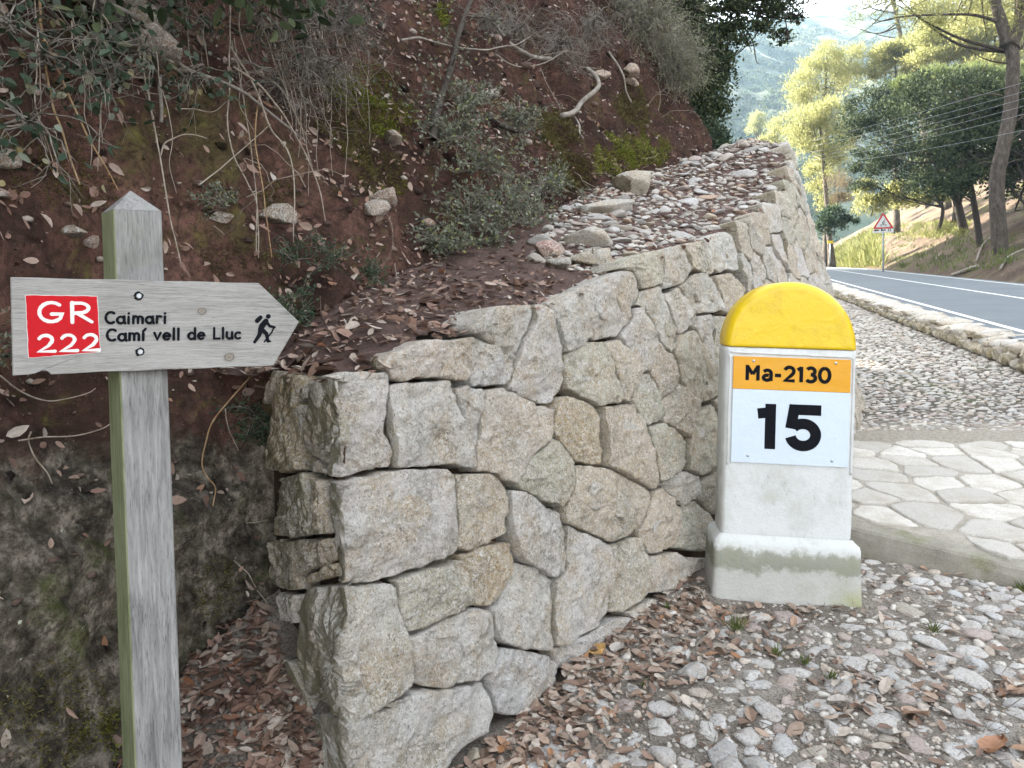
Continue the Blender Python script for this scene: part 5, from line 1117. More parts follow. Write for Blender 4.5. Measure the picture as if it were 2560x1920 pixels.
def bush(name, label, cat, px, py, r, nst, nleaf, L, W, lm, sm, droop=.2, up=.8, out=.05, group=None, twiggy=1.0, at=on_bank, flat=1.0, side=0.0):
    p = at(px, py, out) if at is on_bank else at(px, py); root = thing(name, label, cat, p, group=group); st, lp, lt = [], [], []
    per = max(1, nleaf // max(1, nst))
    for i in range(nst):
        d = unit(np.array([random.gauss(side, .75), random.gauss(-.45, .45), random.gauss(up, .45)])); L_ = r * random.uniform(.55, 1.15); k = 9; c = [np.array(p) + rng.normal(size=3) * .03 * r]
        dd = d.copy()
        for j in range(k): dd = unit(dd + rng.normal(size=3) * .22 * twiggy + np.array([0, 0, -droop * .25])); c.append(c[-1] + dd * L_ / k * np.array([1, flat, 1]))
        c = np.array(c); st.append((c, .0022 * (1 + r * 2), .0007 * (1 + r)))
        for b in range(int(3 * twiggy) + 1):
            j = random.randrange(2, k); e = unit(dd + rng.normal(size=3) * .8); l2 = L_ * random.uniform(.15, .45); c2 = np.array([c[j] + e * l2 * t + rng.normal(size=3) * .015 * l2 for t in np.linspace(0, 1, 5)]); st.append((c2, .0011 * (1 + r), .0005 * (1 + r)))
            for _ in range(per // 4): q = c2[random.randrange(1, 5)] + rng.normal(size=3) * L * .6; lp.append(q); lt.append(e + rng.normal(size=3) * .7)
        for _ in range(per // 3): q = c[random.randrange(3, k + 1)] + rng.normal(size=3) * L * .7; lp.append(q); lt.append(dd + rng.normal(size=3) * .7)
    shrub_parts(root, st, np.array(lp) if lp else None, np.array(lt) if lt else None, L, W, lm, sm); return root
GB = 'small leafy shrubs at the foot of the bank'
for i, (px, py, r, lab) in enumerate(((1135, 345, .38, 'grey-green small leaved shrub around the sapling foot'), (1200, 420, .42, 'tall sprawling small leaved shrub in the middle of the bank'), (1250, 520, .40, 'dense grey-green shrub above the leaf covered path'), (1320, 560, .36, 'shrub with yellowish leaves nearest the red rock'), (1170, 560, .36, 'low shrub left of the dense middle shrub'), (1110, 620, .26, 'small dark shrub at the edge of the red leaves'), (1220, 640, .24, 'lowest shrub just above the leaf litter'), (1180, 270, .30, 'shrub reaching up beside the sapling trunk'), (1370, 470, .30, 'sparse shrub at the edge of the rubble'), (1290, 320, .30, 'thin leafy shrub between the roots'))):
    bush('leafy_shrub', lab, 'shrub', px, py, r * .9, 26, 720, .021 + .004 * r, .014, SHRUBL, TWIG, .15, .5, .04, GB)
for px, py, r, lab in ((20, 60, .34, 'bramble with pale leaves in the top left corner'), (110, 150, .34, 'bramble tangle left of the long orange stem'), (235, 130, .32, 'bramble sprays between the two hanging stems'), (300, 60, .34, 'dark green bramble below the top edge'), (420, 25, .30, 'bramble at the head of the dark branch'), (300, 175, .26, 'bright green bramble leaves above the post'), (480, 190, .22, 'few bramble leaves beside the grey stem'), (520, 60, .26, 'bramble draped on the pale rock'), (650, 40, .28, 'bramble leaves mixed with dry stems'), (60, 300, .26, 'bramble leaves low on the left edge'), (880, 40, .20, 'bright green leaves at the upper middle')):
    bush('bramble', lab, 'bramble', px, py, r, 17, 130, .032, .021, IVYL, TWIG, .5, .1, .10, 'brambles on the upper left bank', 1.3)
for px, py, r, lab in ((740, 60, .55, 'grey twig tangle hanging at the top centre left'), (800, 150, .50, 'grey twig tangle over the brown moss'), (860, 60, .40, 'bare twig tangle beside the green leaves'), (700, 200, .42, 'twig tangle left of the bright moss'), (1290, 70, .60, 'dead twig tangle above the grey root'), (1400, 110, .62, 'dead twig tangle under the overhanging bush'), (1230, 40, .45, 'dark twig tangle at the top centre'), (1480, 60, .6, 'dead twigs on the inner side of the overhanging bush')):
    bush('twig_tangle', lab, 'dead shrub', px, py, r, 46, 90, .024, .013, SHRUBL, TWIG, .5, -.1, .12, 'tangles of dead twigs on the bank', 2.2)
for px, py, r, lab in ((1600, 40, .75, 'yellow-green grassy bush overhanging the bank crest'), (1650, 110, .75, 'fine grey-green bush hanging over the red earth edge'), (1560, 0, .7, 'bright green bush at the top of the bank crest'), (1690, 160, .5, 'lowest fringe of the overhanging grey bush')):
    bush('overhanging_bush', lab, 'bush', px, py, r, 150, 2600, .05, .006, DRYG, TWIG, .9, .25, .05, 'fine bushes overhanging the bank crest', 1.4, side=.25)
for px, py, r, lab in ((700, 760, .14, 'green creeping herb right of the arrow tip'), (760, 800, .14, 'green herb patch at the edge of red leaves'), (740, 650, .12, 'small fern above the arrow board'), (640, 1040, .13, 'bluish herb growing beside the wall end'), (655, 1090, .09, 'small bluish herb below the other beside wall'), (20, 890, .14, 'herb tuft left of the arrow board'), (560, 520, .12, 'silvery sprig on the earth right of the post'), (830, 660, .16, 'herb sprigs in the leaf slope'), (930, 690, .12, 'little green herb near the wall top')):
    bush('herb', lab, 'herb', px, py, r, 12, 260, .016, .008, OAKSUN if px > 600 else SHRUBL, TWIG, .1, .4, .02, 'herbs at the foot of the bank')
t = Tubes()
for _ in range(420):
    i = rng.choice(iv); d = unit(np.array([random.gauss(0, 1), -.5, random.gauss(-.3, .8)])); c = [_bv[i] + _bnf[i] * .01]; L_ = random.uniform(.08, .42) * (1 + .12 * _bv[i, 1])
    for j in range(6): d = unit(d + rng.normal(size=3) * .28 + np.array([0, 0, -.08])); c.append(c[-1] + d * L_ / 6)
    t.add(np.array(c), np.linspace(.0026, .001, 7) * random.uniform(.6, 1.5), 4, False)
link('dry_twigs', t.mesh('dry_twigs'), PALEB, kind='stuff')
bl = [((-1.2, 1.9, 3.3), (1.0, .7, .45)), ((-2.0, 1.7, 3.0), (.8, .8, .5)), ((-.3, 2.6, 3.6), (.9, .7, .4)), ((-1.7, 2.5, 2.95), (.7, .5, .35)), ((-1.35, 2.15, 2.45), (.35, .25, .25)), ((-1.75, 2.45, 2.35), (.4, .25, .3)), ((-1.0, 2.7, 2.75), (.5, .3, .3)), ((-2.2, 1.0, 2.9), (.9, .9, .5))]  # blobs above the frame are unseen, packed dense to shade the bank
PENDING = bl
# moss cushions and grass as fine blades
def fuzz(name, P, N, n_per, L, W, m, spread, kind='stuff', parent=None):
    k = len(P); I = np.repeat(np.arange(k), n_per); n = len(I); p = P[I] + rng.normal(size=(n, 3)) * spread; nn_ = unit(N[I] + rng.normal(size=(n, 3)) * .55)
    V, Q = leaf_arrays(p, nn_, rdir(n), L * rng.uniform(.5, 1.3, n), W, fold=0, curl=.3); o = link(name, mesh(name, V, Q, False), m, parent); 
    if kind: o['kind'] = kind
    return o
def bank_patch(px, py, rx, ry, thr=.0, seed=0):
    d = ((_bpx[:, 0] - px) / rx) ** 2 + ((_bpx[:, 1] - py) / ry) ** 2; i = np.where((d < 1) & (_bv[:, 1] < 12) & (_bpx[:, 0] < 1e5))[0]
    nz = fbm(_bv[i] * 4.5, 3, 141 + seed); return i[nz > thr + .35 * (d[i] - .5)]
for px, py, rx, ry, m_, nm in ((900, 215, 95, 60, MOSSM, 'moss'), (960, 280, 75, 65, MOSSM, 'moss'), (975, 330, 45, 25, MOSSM, 'moss'), (1535, 400, 55, 75, MOSSM, 'moss'), (1600, 375, 75, 45, MOSSM, 'moss'), (1390, 330, 60, 50, MOSSB, 'moss'), (860, 330, 80, 110, MOSSB, 'moss'), (950, 440, 70, 60, MOSSB, 'moss'), (700, 500, 60, 45, MOSSB, 'moss'), (600, 650, 90, 60, MOSSB, 'moss'), (1420, 430, 60, 50, MOSSB, 'moss'), (1070, 50, 50, 40, MOSSM, 'moss'), (260, 480, 90, 60, MOSSB, 'moss'), (90, 430, 120, 90, MOSSB, 'moss'), (120, 1780, 160, 130, MOSSB, 'moss'), (250, 1830, 90, 60, MOSSM, 'moss'), (540, 1470, 60, 80, MOSSB, 'moss'), (1590, 270, 60, 60, MOSSB, 'moss'), (990, 470, 40, 40, MOSSM, 'moss')):
    i = bank_patch(px, py, rx, ry, -.15, int(px))
    if not len(i): continue
    if len(i) > 1500: i = rng.choice(i, 1500, replace=False)
    sc_ = np.clip(np.median(_bv[i, 1]) / 4, .6, 1.3); fuzz(nm, _bv[i], _bnf[i], 16, .021 * sc_, .0055 * sc_, m_, .014 * sc_, parent=bank_o)
def tuft(name, label, px, py, n, L, m, at=on_ground, group=None, W=.0035):
    p = at(px, py); P = np.tile(p, (1, 1)); d = unit(np.stack([rng.normal(size=n) * .5, rng.normal(size=n) * .5, np.ones(n)], 1)); b = p + np.c_[rng.normal(size=(n, 2)) * L * .16, np.zeros(n)]
    V, Q = leaf_arrays(b - p, d, rdir(n), L * rng.uniform(.5, 1.2, n), W, fold=0, curl=.35); o = link(name, mesh(name, V, Q, False), m); o.location = p; o['label'] = label; o['category'] = 'grass tuft'
    if group: o['group'] = group
for px, py, n_, L_, lab in ((1840, 1575, 40, .07, 'bright grass tuft in the leaves left below the milestone'), (2055, 1488, 26, .05, 'small grass tuft against the milestone plinth'), (2100, 1505, 18, .035, 'tiny green plant at the right front of plinth'), (1945, 1640, 30, .045, 'grass tuft in dark grit below the milestone'), (2010, 1660, 26, .045, 'grass tuft at the middle of the needle litter'), (2075, 1700, 30, .04, 'low green plant left of the white cobbles'), (2330, 1580, 26, .05, 'grass tuft among cobbles at the right'), (2555, 1480, 40, .06, 'grass tuft at the right edge under the step'), (1668, 1520, 24, .03, 'tiny moss plant on the lowest wall stones'), (1610, 1715, 14, .03, 'small green sprout among the brown leaves')):
    tuft('grass_tuft', lab, px, py, n_, L_, GRASSG, group='small grass tufts on the ground')
# ------------------------------------------------------------------ trees
def crown_leaves(blobs, n, L, W, clump=.16, seed=0, up=.35, gap=-.15):
    """blobs: (centre, radii). Leaf clumps through the volume, denser towards the outside, with gaps"""
    r = np.random.default_rng(seed); vol = np.array([np.prod(b[1]) ** .67 for b in blobs]); cnt = np.maximum(4, (n * vol / vol.sum()).astype(int)); Ps, Ts = [], []
    for (c, rad), k in zip(blobs, cnt):
        m = max(3, k // 34); d = unit(r.normal(size=(m * 2, 3))); d[:, 2] = np.abs(d[:, 2]) * np.where(r.random(m * 2) < .72, 1, -1); rr = r.uniform(.35, 1.0, m * 2) ** .55; q = np.array(c) + d * rr[:, None] * np.array(rad)
        q = q[fbm(q / (np.mean(rad) * .55), 2, seed) > gap][:m]
        if not len(q): continue
        I = r.integers(0, len(q), k); s_ = np.mean(rad) * clump; p = q[I] + r.normal(size=(k, 3)) * s_ * np.array([1.25, 1.25, .7]); Ps.append(p); Ts.append(unit(q[I] - np.array(c)) * .6 + r.normal(size=(k, 3)) * .7 + np.array([0, 0, up]))
    return np.concatenate(Ps), np.concatenate(Ts)
def pxblob(px, py, rx, ry, D, dep=1.0): return (px3(px, py, D), (rx / F * D, max(rx, ry) / F * D * dep, ry / F * D))
def tree(name, label, base, trunks, blobs, n, L, W, lm, bm_, seed, limbs=14, cat='tree', group=None, clump=.16, extra=(), gap=-.15, up=.35, lo=.4):
    root = thing(name, label, cat, base, group=group); o = np.array(base); t = Tubes(); ends = []
    for pts, r0, r1 in trunks:
        c = smooth_line(pts, 8); c = c + .25 * r0 * np.stack([fbm(c * .5 + i * 9 + seed, 2, i) for i in range(3)], 1); rad = np.linspace(r0, r1, len(c)); rad[:4] *= np.linspace(1.35, 1.0, 4); t.add(c - o, rad, 9); ends.append((c, rad))
    link('trunk', t.mesh('trunk'), bm_, root); t = Tubes(); r = np.random.default_rng(seed); nl = 0
    for c_, rad_ in blobs:
        for k in range(max(1, limbs // len(blobs))):
            c, rr = ends[r.integers(len(ends))]; j = int(len(c) * r.uniform(lo, .97)); tgt = np.array(c_) + r.normal(size=3) * np.array(rad_) * .5; mid = (c[j] + tgt) / 2 + r.normal(size=3) * np.mean(rad_) * .2 + np.array([0, 0, -.08 * np.linalg.norm(tgt - c[j])])
            l_ = smooth_line([c[j], mid, tgt], 6); t.add(l_ - o, np.linspace(min(rr[j] * .5, .12), .012, len(l_)), 5); nl += 1
            for b in range(3): q = l_[r.integers(5, len(l_))]; e = q + r.normal(size=3) * np.array(rad_) * .35; t.add(smooth_line([q, (q + e) / 2 + r.normal(size=3) * .05, e], 3) - o, np.linspace(.022, .006, 7), 4)
    for pts, r0, r1 in extra: l_ = smooth_line(pts, 7); t.add(l_ - o, np.linspace(r0, r1, len(l_)), 5); nl += 1
    if nl: link('limbs', t.mesh('limbs'), bm_, root)
    P, T = crown_leaves(blobs, n, L, W, clump, seed, up, gap); k = len(P); link('crown', leaves_mesh('crown', P - o, T, rdir(k), L * rng.uniform(.6, 1.3, k), W * rng.uniform(.75, 1.4, k), far=True), lm, root); return root
ZB3 = lambda x, y: (1700 + x * .3888, y * .3888)
def pl(D, *pts): return [px3(px, py, D) for px, py in pts]
P_, T_l = crown_leaves(PENDING, 16000, .06, .034, .22, 61, .0, -.1); rt = thing('overhanging_branches', 'dark leafy oak branches hanging into the top left corner from an unseen shading crown', 'branches', (-1.6, 2.9, 3.2)); o_ = np.array(rt.location); t = Tubes()
for c_, r_ in PENDING: l_ = smooth_line([(-2.6, 3.6, 4.2), (np.array(c_) + (-2.6, 3.6, 4.2)) / 2 + [0, 0, .25], c_], 8); t.add(l_ - o_, np.linspace(.04, .008, len(l_)), 6)
link('limbs', t.mesh('limbs'), TWIG, rt); kk = len(P_); link('leaves', leaves_mesh('leaves', P_ - o_, T_l, rdir(kk), .062 * rng.uniform(.6, 1.3, kk), .036), OAKLEAF, rt)
# big pine at the right, its trunk forking near the top of the picture
b = on_slope(2499, 632); D = b[1]
tree('pine_tree', 'big pine with thick grey trunk forking above the dark oaks', b, [(pl(D, (2503, 660), (2499, 620), (2490, 520), (2497, 430), (2518, 320), (2530, 230), (2532, 150), (2520, 105)), .37, .27), (pl(D, (2520, 110), (2505, 60), (2490, 10), (2480, -80), (2470, -190)), .30, .16), (pl(D, (2526, 115), (2545, 70), (2552, 10), (2556, -90), (2560, -200)), .28, .14)],
     [pxblob(px, py, rx, ry, D + dd) for px, py, rx, ry, dd in ((2440, -20, 120, 60, 1), (2340, 25, 100, 38, 0), (2250, -10, 90, 40, 2), (2530, -60, 130, 80, 2), (2420, -150, 180, 90, 3), (2600, 40, 60, 60, -1), (2180, 20, 60, 26, 1), (2480, 40, 70, 40, 2), (2560, 100, 50, 50, 1), (2400, 60, 70, 26, 2), (2300, -60, 140, 50, 3))], 16000, .32, .036, PINEN, PINEB, 1, 22, clump=.2, gap=.0, lo=.88,
     extra=[(pl(D, (2510, 60), (2440, 38), (2360, 36), (2250, 42), (2180, 60)), .09, .02), (pl(D, (2518, 320), (2560, 290), (2620, 270)), .06, .02), (pl(D, (2506, 240), (2470, 235), (2400, 250), (2330, 275)), .05, .012), (pl(D, (2500, 420), (2470, 405), (2440, 410)), .05, .01), (pl(D, (2495, 415), (2530, 350), (2570, 320)), .06, .02), (pl(D, (2530, 160), (2470, 150), (2410, 120)), .05, .01), (pl(D, (2505, 415), (2540, 400), (2575, 398)), .04, .01)])
b = on_slope(2320, 505, 30, 90); D = b[1]
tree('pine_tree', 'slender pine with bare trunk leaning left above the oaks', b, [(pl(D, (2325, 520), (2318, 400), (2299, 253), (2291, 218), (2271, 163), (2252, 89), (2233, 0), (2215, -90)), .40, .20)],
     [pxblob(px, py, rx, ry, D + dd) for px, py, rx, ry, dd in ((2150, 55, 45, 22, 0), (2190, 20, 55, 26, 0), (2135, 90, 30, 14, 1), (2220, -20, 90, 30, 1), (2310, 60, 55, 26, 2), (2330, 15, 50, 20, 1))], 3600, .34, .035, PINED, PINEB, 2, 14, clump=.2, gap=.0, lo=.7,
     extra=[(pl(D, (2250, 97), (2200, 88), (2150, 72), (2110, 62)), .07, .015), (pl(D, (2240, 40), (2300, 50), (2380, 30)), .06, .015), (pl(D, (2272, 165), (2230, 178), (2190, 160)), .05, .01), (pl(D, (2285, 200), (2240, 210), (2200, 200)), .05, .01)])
# dark holm oaks under the pines
def oak(label, tpx, blobs, seed, n, D=None, r0=.26):
    b = on_slope(*tpx[0]); d = b[1] if D is None else D
    return tree('holm_oak', label, b, [(pl(d, (tpx[0][0], tpx[0][1] + 14), *tpx), r0, r0 * .45)], [pxblob(*q[:4], d + (q[4] if len(q) > 4 else 0)) for q in blobs], int(n * .8), .23, .12, OAKLEAF, DARKB, seed, 26, group='dark holm oaks on the slope', clump=.15, gap=.08)
oak('dark holm oak at left of the group, edge against the sunny pine', [(2345, 583), (2357, 525), (2338, 482), (2300, 400), (2270, 330)], [(2130, 340, 45, 60), (2170, 280, 60, 60), (2150, 420, 50, 50), (2225, 350, 75, 85), (2240, 440, 70, 55), (2210, 250, 50, 45)], 11, 15000, r0=.17)
oak('dark holm oak in the middle with two thick leaning trunks', [(2411, 579), (2384, 478), (2357, 389), (2340, 300)], [(2290, 300, 80, 80), (2340, 240, 80, 60), (2300, 400, 80, 70), (2390, 330, 90, 90), (2370, 430, 90, 60), (2400, 220, 70, 50)], 12, 17000, r0=.34)
oak('dark holm oak close left of the big pine trunk', [(2450, 614), (2431, 486), (2415, 408), (2420, 320)], [(2440, 280, 70, 80), (2450, 380, 80, 70), (2430, 470, 80, 45), (2490, 330, 70, 90, 3)], 13, 13000, r0=.20)
oak('dark holm oak at the right edge behind the big pine', [(2590, 560), (2580, 450), (2570, 350)], [(2540, 250, 60, 70, 3), (2560, 340, 70, 90, 3), (2545, 440, 60, 60, 4), (2600, 300, 80, 120, 3)], 14, 12000, r0=.25)
# sunlit pines
def lit_pine(label, blobs, D, base_px, seed, n, L=.42, W=.055, lm=PINEN, group='sunlit pines beyond the bend'):
    b = px3(*base_px, D); b[2] = slope_z(b[:1], b[1:2])[0] if D < 125 else b[2]
    top = px3(np.mean([q[0] for q in blobs]), min(q[1] for q in blobs), D); return tree('pine_tree', label, b, [([b, (b * .6 + top * .4), (b * .3 + top * .7), top], D * .0042, D * .001)], [pxblob(*q[:4], D + (q[4] if len(q) > 4 else 0)) for q in blobs], n, L, W, lm, PINEB, seed, 16, group=group, clump=.22, gap=.02, up=.7)
z3 = lambda x, y, rx, ry, d=0: (1700 + x * .3888, y * .3888, rx * .3888, ry * .3888, d)
lit_pine('bright yellow-green sunlit pine standing free beside the mountain', [z3(1080, 370, 90, 90), z3(940, 360, 60, 90), z3(850, 440, 80, 80), z3(960, 500, 130, 110), z3(780, 560, 70, 110), z3(1110, 520, 90, 100), z3(860, 640, 130, 90)], 80, (2065, 560), 21, 15000)
lit_pine('lower broad sunlit pine in front of the free standing pine', [z3(800, 760, 120, 70), z3(960, 720, 120, 80), z3(760, 860, 90, 80), z3(900, 860, 140, 90), z3(1020, 900, 90, 100), z3(860, 980, 140, 70), z3(980, 1060, 100, 90)], 72, (2080, 600), 22, 15000)
lit_pine('small pale pine rising over the wall crest', [z3(610, 830, 55, 60), z3(640, 890, 60, 70), z3(580, 920, 50, 60), z3(600, 980, 90, 60)], 100, (1935, 520), 23, 5000)
lit_pine('smallest sunlit pine at the left above the wall crest', [z3(520, 930, 28, 40), z3(545, 980, 45, 40), z3(490, 985, 28, 34)], 95, (1900, 500), 24, 2500)
lit_pine('hazy pale green pine further off on the mountain foot', [z3(500, 770, 36, 46), z3(470, 830, 40, 36), z3(525, 820, 36, 46)], 170, (1890, 420), 25, 2500, .7, .1)
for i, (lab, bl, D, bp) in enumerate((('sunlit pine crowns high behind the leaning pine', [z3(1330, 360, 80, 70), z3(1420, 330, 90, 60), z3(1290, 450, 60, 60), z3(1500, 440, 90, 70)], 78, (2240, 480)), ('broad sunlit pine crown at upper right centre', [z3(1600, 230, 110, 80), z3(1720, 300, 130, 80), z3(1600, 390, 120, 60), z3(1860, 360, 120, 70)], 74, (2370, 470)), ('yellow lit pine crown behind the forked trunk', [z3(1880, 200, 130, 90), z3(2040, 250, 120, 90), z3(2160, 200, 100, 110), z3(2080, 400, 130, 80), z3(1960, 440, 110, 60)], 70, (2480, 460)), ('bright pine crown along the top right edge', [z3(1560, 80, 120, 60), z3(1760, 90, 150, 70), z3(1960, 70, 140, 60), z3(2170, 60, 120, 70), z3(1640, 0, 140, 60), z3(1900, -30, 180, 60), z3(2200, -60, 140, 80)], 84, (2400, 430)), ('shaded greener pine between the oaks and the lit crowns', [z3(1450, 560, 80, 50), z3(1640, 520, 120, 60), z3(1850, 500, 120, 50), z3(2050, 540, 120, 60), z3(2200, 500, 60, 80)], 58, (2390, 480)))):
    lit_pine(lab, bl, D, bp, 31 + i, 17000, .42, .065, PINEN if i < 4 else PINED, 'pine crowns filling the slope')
def far_shrub(label, blobs, D, seed, n, lm, L=.24, W=.09, cat='shrub'):
    b = px3(blobs[0][0], max(q[1] + q[3] for q in blobs), D); top = px3(blobs[0][0], blobs[0][1], D); tree('roadside_shrub', label, b, [([b, (b + top) / 2 + [.1, 0, 0], top], .05, .02)], [pxblob(*q[:4], D) for q in blobs], n, L, W, lm, DARKB, seed, 10, cat, 'shrubs below the sunlit pines', clump=.24, gap=-.05, up=.5)
far_shrub('brownish bare shrub below the sunlit pine', [z3(1010, 1200, 70, 80), z3(1050, 1290, 60, 60)], 66, 41, 2500, leaf_mat('brown_shrub_leaf', [(0, (.12, .09, .05)), (1, (.26, .21, .12))], .3), .22, .05)
far_shrub('dark green shrub next to the end of the wall', [z3(990, 1400, 70, 60), z3(930, 1460, 50, 50), z3(1080, 1430, 50, 40)], 60, 42, 3500, OAKSUN)
far_shrub('sunlit shrub under the dark oak edge', [z3(1230, 1330, 90, 60), z3(1350, 1290, 90, 60), z3(1180, 1230, 60, 70), z3(1420, 1230, 80, 60)], 60, 43, 5000, PINEN)
far_shrub('yellow lit foliage behind the wall crest edge', [z3(880, 1120, 60, 80), z3(900, 1220, 60, 80), z3(930, 1330, 50, 60)], 76, 44, 4000, PINEN)
far_shrub('green hedge of bushes behind the warning sign', [z3(1530, 1290, 90, 40), z3(1640, 1260, 90, 40)], 62, 45, 3500, GRASSY)
# sunny grass on the verge
def far_grass(n, x0, x1, y0, y1, L, m, name):
    P = []
    for _ in range(n):
        px, py = random.uniform(x0, x1), random.uniform(y0, y1); P.append(on_slope(px, py, 30, 100))
    P = np.array(P); I = np.repeat(np.arange(n), 14); k = len(I); d = unit(np.stack([rng.normal(size=k) * .4, rng.normal(size=k) * .4, np.ones(k)], 1)); V, Q = leaf_arrays(P[I] + rng.normal(size=(k, 3)) * np.array([.25, .25, .03]), d, rdir(k), L * rng.uniform(.4, 1.2, k), .035, fold=0, curl=.4); link(name, mesh(name, V, Q, False), m, kind='stuff')
far_grass(420, 2088, 2200, 575, 672, 1.1, GRASSY, 'sunny_grass'); far_grass(160, 2200, 2420, 560, 600, .5, GRASSY, 'sunny_grass'); far_grass(110, 2230, 2560, 600, 680, .35, GRASSG, 'verge_grass')
# fallen branches and stones on the slope
for i, (pts, r_) in enumerate((([(2380, 695), (2420, 680), (2445, 672)], .10), ([(2335, 655), (2352, 640)], .05), ([(2440, 660), (2455, 620), (2475, 600)], .05), ([(2500, 680), (2520, 650), (2560, 630)], .05))):
    P = [on_slope(px, py, 15, 80) + np.array([0, 0, .12]) for px, py in pts]; P = np.array([np.array(p) for p in P]); t = Tubes(); t.add(smooth_line(P, 5) - P[0], r_, 6); o = link('fallen_branch', t.mesh('fallen_branch'), ROOTW); o.location = P[0]; o['label'] = ['long fallen branch at the foot of the slope by the road', 'short pale branch on the slope below the oaks', 'bent branch leaning by the big pine base', 'thin branch on the slope at the right edge'][i]; o['category'] = 'branch'
# small far road board
bp = px3(2076, 606, 68); rb = thing('roadside_board', 'small yellow road board just visible past the wall end', 'road sign', (bp[0], bp[1], bp[2] - 1.3)); V, Fs = plate([(-.26, 1.2), (.26, 1.2), (.26, 1.46), (-.26, 1.46)], -.02, .02, .004); k = M('yellow_board', .4, .4); k.color((.75, .55, .03)); link('board', mesh('board', V, Fs, False), k.m, rb); t = Tubes(); t.add([(0, .05, -.6), (0, .05, 1.4)], .05, 8); link('pole', t.mesh('pole'), STEEL, rb)
# overhead cables
k = M('cable', .5, .4); k.color((.22, .235, .25)); CAB = k.m
for i, (yr, yl) in enumerate(((198, 352), (222, 366), (240, 380), (259, 392), (282, 400), (326, 412))):
    A, B = px3(2660, yr - 22, 24), px3(2030, yl, 58); tt = np.linspace(0, 1, 30); c = A + (B - A) * tt[:, None]; c[:, 2] -= .16 * 4 * tt * (1 - tt) * (.6 + .15 * i); t = Tubes(); t.add(c - A, .0075, 5); o = link('overhead_cable', t.mesh('overhead_cable'), CAB); o.location = A; o['label'] = ['topmost', 'second from top', 'third from top', 'fourth from top', 'second lowest', 'lowest'][i] + ' of the six cables slanting across the oaks'; o['category'] = 'cable'; o['group'] = 'overhead cables crossing the trees'
# dark oak at the edge of the bank with branches reaching over the gap
ob_ = [(1725, 40, 60, 60), (1700, 110, 45, 80), (1740, 150, 55, 70), (1765, 215, 50, 60), (1735, 250, 50, 70), (1770, 300, 38, 55), (1750, 350, 34, 50), (1785, 180, 40, 40), (1800, 90, 30, 35), (1690, 20, 50, 50), (1660, -60, 120, 60)]
sp = [(1830, 25, 45, 24), (1880, 10, 45, 20), (1930, 30, 40, 22), (1965, 15, 35, 20), (1900, 75, 26, 16), (1945, 95, 26, 14), (1850, 110, 24, 18), (1870, 60, 30, 14), (1990, 45, 20, 12), (1820, 150, 20, 20), (1960, -30, 80, 26), (1830, -40, 80, 26)]
Dk = 13.5; bb = px3(1690, 420, Dk + .4)
tree('holm_oak', 'dark holm oak at the bank crest spreading branches over the gap', bb, [(pl(Dk + .4, (1690, 430), (1690, 300), (1700, 180), (1715, 60), (1730, -60)), .13, .06)], [pxblob(*q, Dk + random.uniform(-.3, .5)) for q in ob_], 30000, .075, .038, OAKLEAF, DARKB, 51, 22, clump=.26, gap=-.12)
tree('oak_limb', 'long leafy holm oak limbs crossing the sky at the top', px3(1700, 40, Dk), [(pl(Dk, (1690, 60), (1740, 30), (1800, 25), (1850, 8), (1900, 0), (1960, -6)), .05, .02)], [pxblob(*q, Dk + random.uniform(-.4, .3)) for q in sp], 6500, .075, .036, OAKLEAF, DARKB, 52, 24, 'tree limb', clump=.30, gap=-.2,
     extra=[(pl(Dk, (1800, 28), (1850, 60), (1880, 100), (1890, 150), (1898, 160)), .018, .006), (pl(Dk, (1740, 32), (1790, 45), (1850, 70), (1880, 130)), .02, .006), (pl(Dk, (1850, 10), (1920, 40), (1975, 55), (2015, 46)), .016, .005), (pl(Dk, (1700, 60), (1760, 70), (1830, 130), (1860, 115)), .016, .006)])
far_s = bush('crest_shrub', 'small dark green shrub at the foot of the crest oak', 'shrub', 1782, 392, .5, 30, 2600, .05, .024, OAKSUN, TWIG, .1, .5, at=lambda px, py: px3(px, py, 10.6))
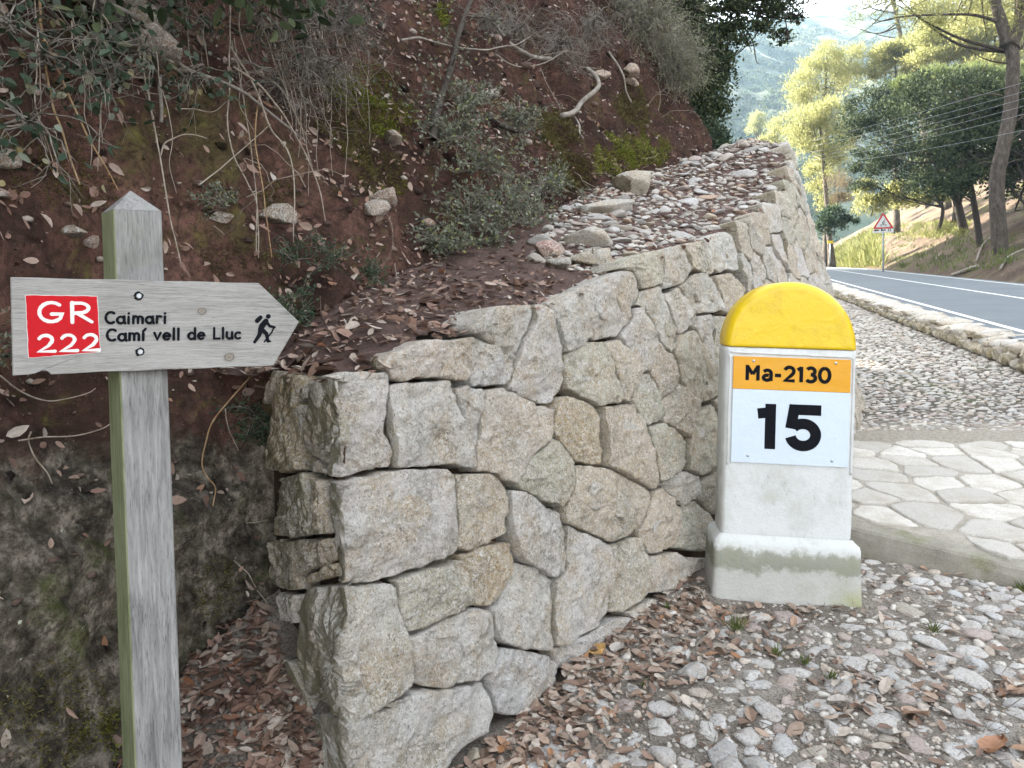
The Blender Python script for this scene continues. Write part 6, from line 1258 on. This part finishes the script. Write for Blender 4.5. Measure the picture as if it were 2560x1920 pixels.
# ------------------------------------------------------------------ mountain and its woods
def mtn(u, Y):
    """u = sideways slope x / Y"""
    x = u * Y; yr_ = np.interp(u, [-.6, 0, .2, .24, .28, .35, .45, .6, 1.0], [300, 330, 385, 430, 500, 575, 620, 640, 650]); P = np.stack([x, Y, 0 * x], -1).reshape(-1, 3) / 1000
    nz = (14 * fbm(P * 9, 4, 161) + 9 * ridged(P * np.array([26, 14, 1]), 3, 165) + 3 * fbm(P * 60, 3, 169)).reshape(np.shape(x)); f = np.where(Y < yr_, 50 + .54 * (Y - 260), 50 + .54 * (yr_ - 260) - .3 * (Y - yr_)); return np.maximum(f, -24) + nz
mu, mY = np.meshgrid(np.linspace(-.6, 1.25, 260), np.concatenate([np.linspace(130, 640, 200), np.linspace(645, 760, 14)])); mz = mtn(mu, mY)
k = M('limestone_mountain', .95, .1); c = k.ramp(k.noise(.035, 8, .7), [(.40, (.05, .07, .04)), (.58, (.11, .12, .08)), (.66, (.36, .34, .31))]); k.color(c)
mt = link('mountain', mesh('mountain', np.stack([(mu * mY).ravel(), mY.ravel(), mz.ravel()], 1), grid_faces(*mu.shape)), k.m, kind='structure')
n = 6500; u = rng.uniform(.16, .80, n); Y = rng.uniform(190, 640, n); P = np.stack([u * Y, Y, mtn(u, Y)], 1); ok = fbm(P * .03, 3, 171) < .22 - .25 * ((Y - 300) / 300); P = P[ok]; n = len(P); rad = rng.uniform(1.3, 3.0, n)
I = np.repeat(np.arange(n), 27); d = unit(rng.normal(size=(len(I), 3))); d[:, 2] = np.abs(d[:, 2]); q = P[I] + d * rad[I][:, None] * rng.uniform(.5, 1.0, (len(I), 1)) * np.array([1, 1, 1.25])
k2 = leaf_mat('far_wood_leaf', [(0, (.030, .050, .025)), (.6, (.060, .085, .035)), (1, (.12, .14, .05))], .3)
link('mountain_forest', leaves_mesh('mountain_forest', q, d + rng.normal(size=q.shape) * .6, d + rng.normal(size=q.shape) * .5, 1.15 * rng.uniform(.6, 1.2, len(I)), 1.15, far=True), k2, kind='stuff')
# ------------------------------------------------------------------ the air between
import bmesh
bm = bmesh.new(); bmesh.ops.create_cube(bm, size=1); bmesh.ops.scale(bm, vec=(1700, 900, 320), verts=bm.verts); bmesh.ops.translate(bm, vec=(300, 390, 100), verts=bm.verts); me = bpy.data.meshes.new('haze'); bm.to_mesh(me); bm.free()
hm = bpy.data.materials.new('haze'); hm.use_nodes = True; t_ = hm.node_tree; t_.nodes.remove(t_.nodes['Principled BSDF']); pv = t_.nodes.new('ShaderNodeVolumePrincipled'); pv.inputs['Color'].default_value = (.37, .52, .67, 1); pv.inputs['Density'].default_value = .00047; pv.inputs['Anisotropy'].default_value = .25
t_.links.new(pv.outputs[0], t_.nodes['Material Output'].inputs['Volume']); link('haze', me, hm, kind='stuff')
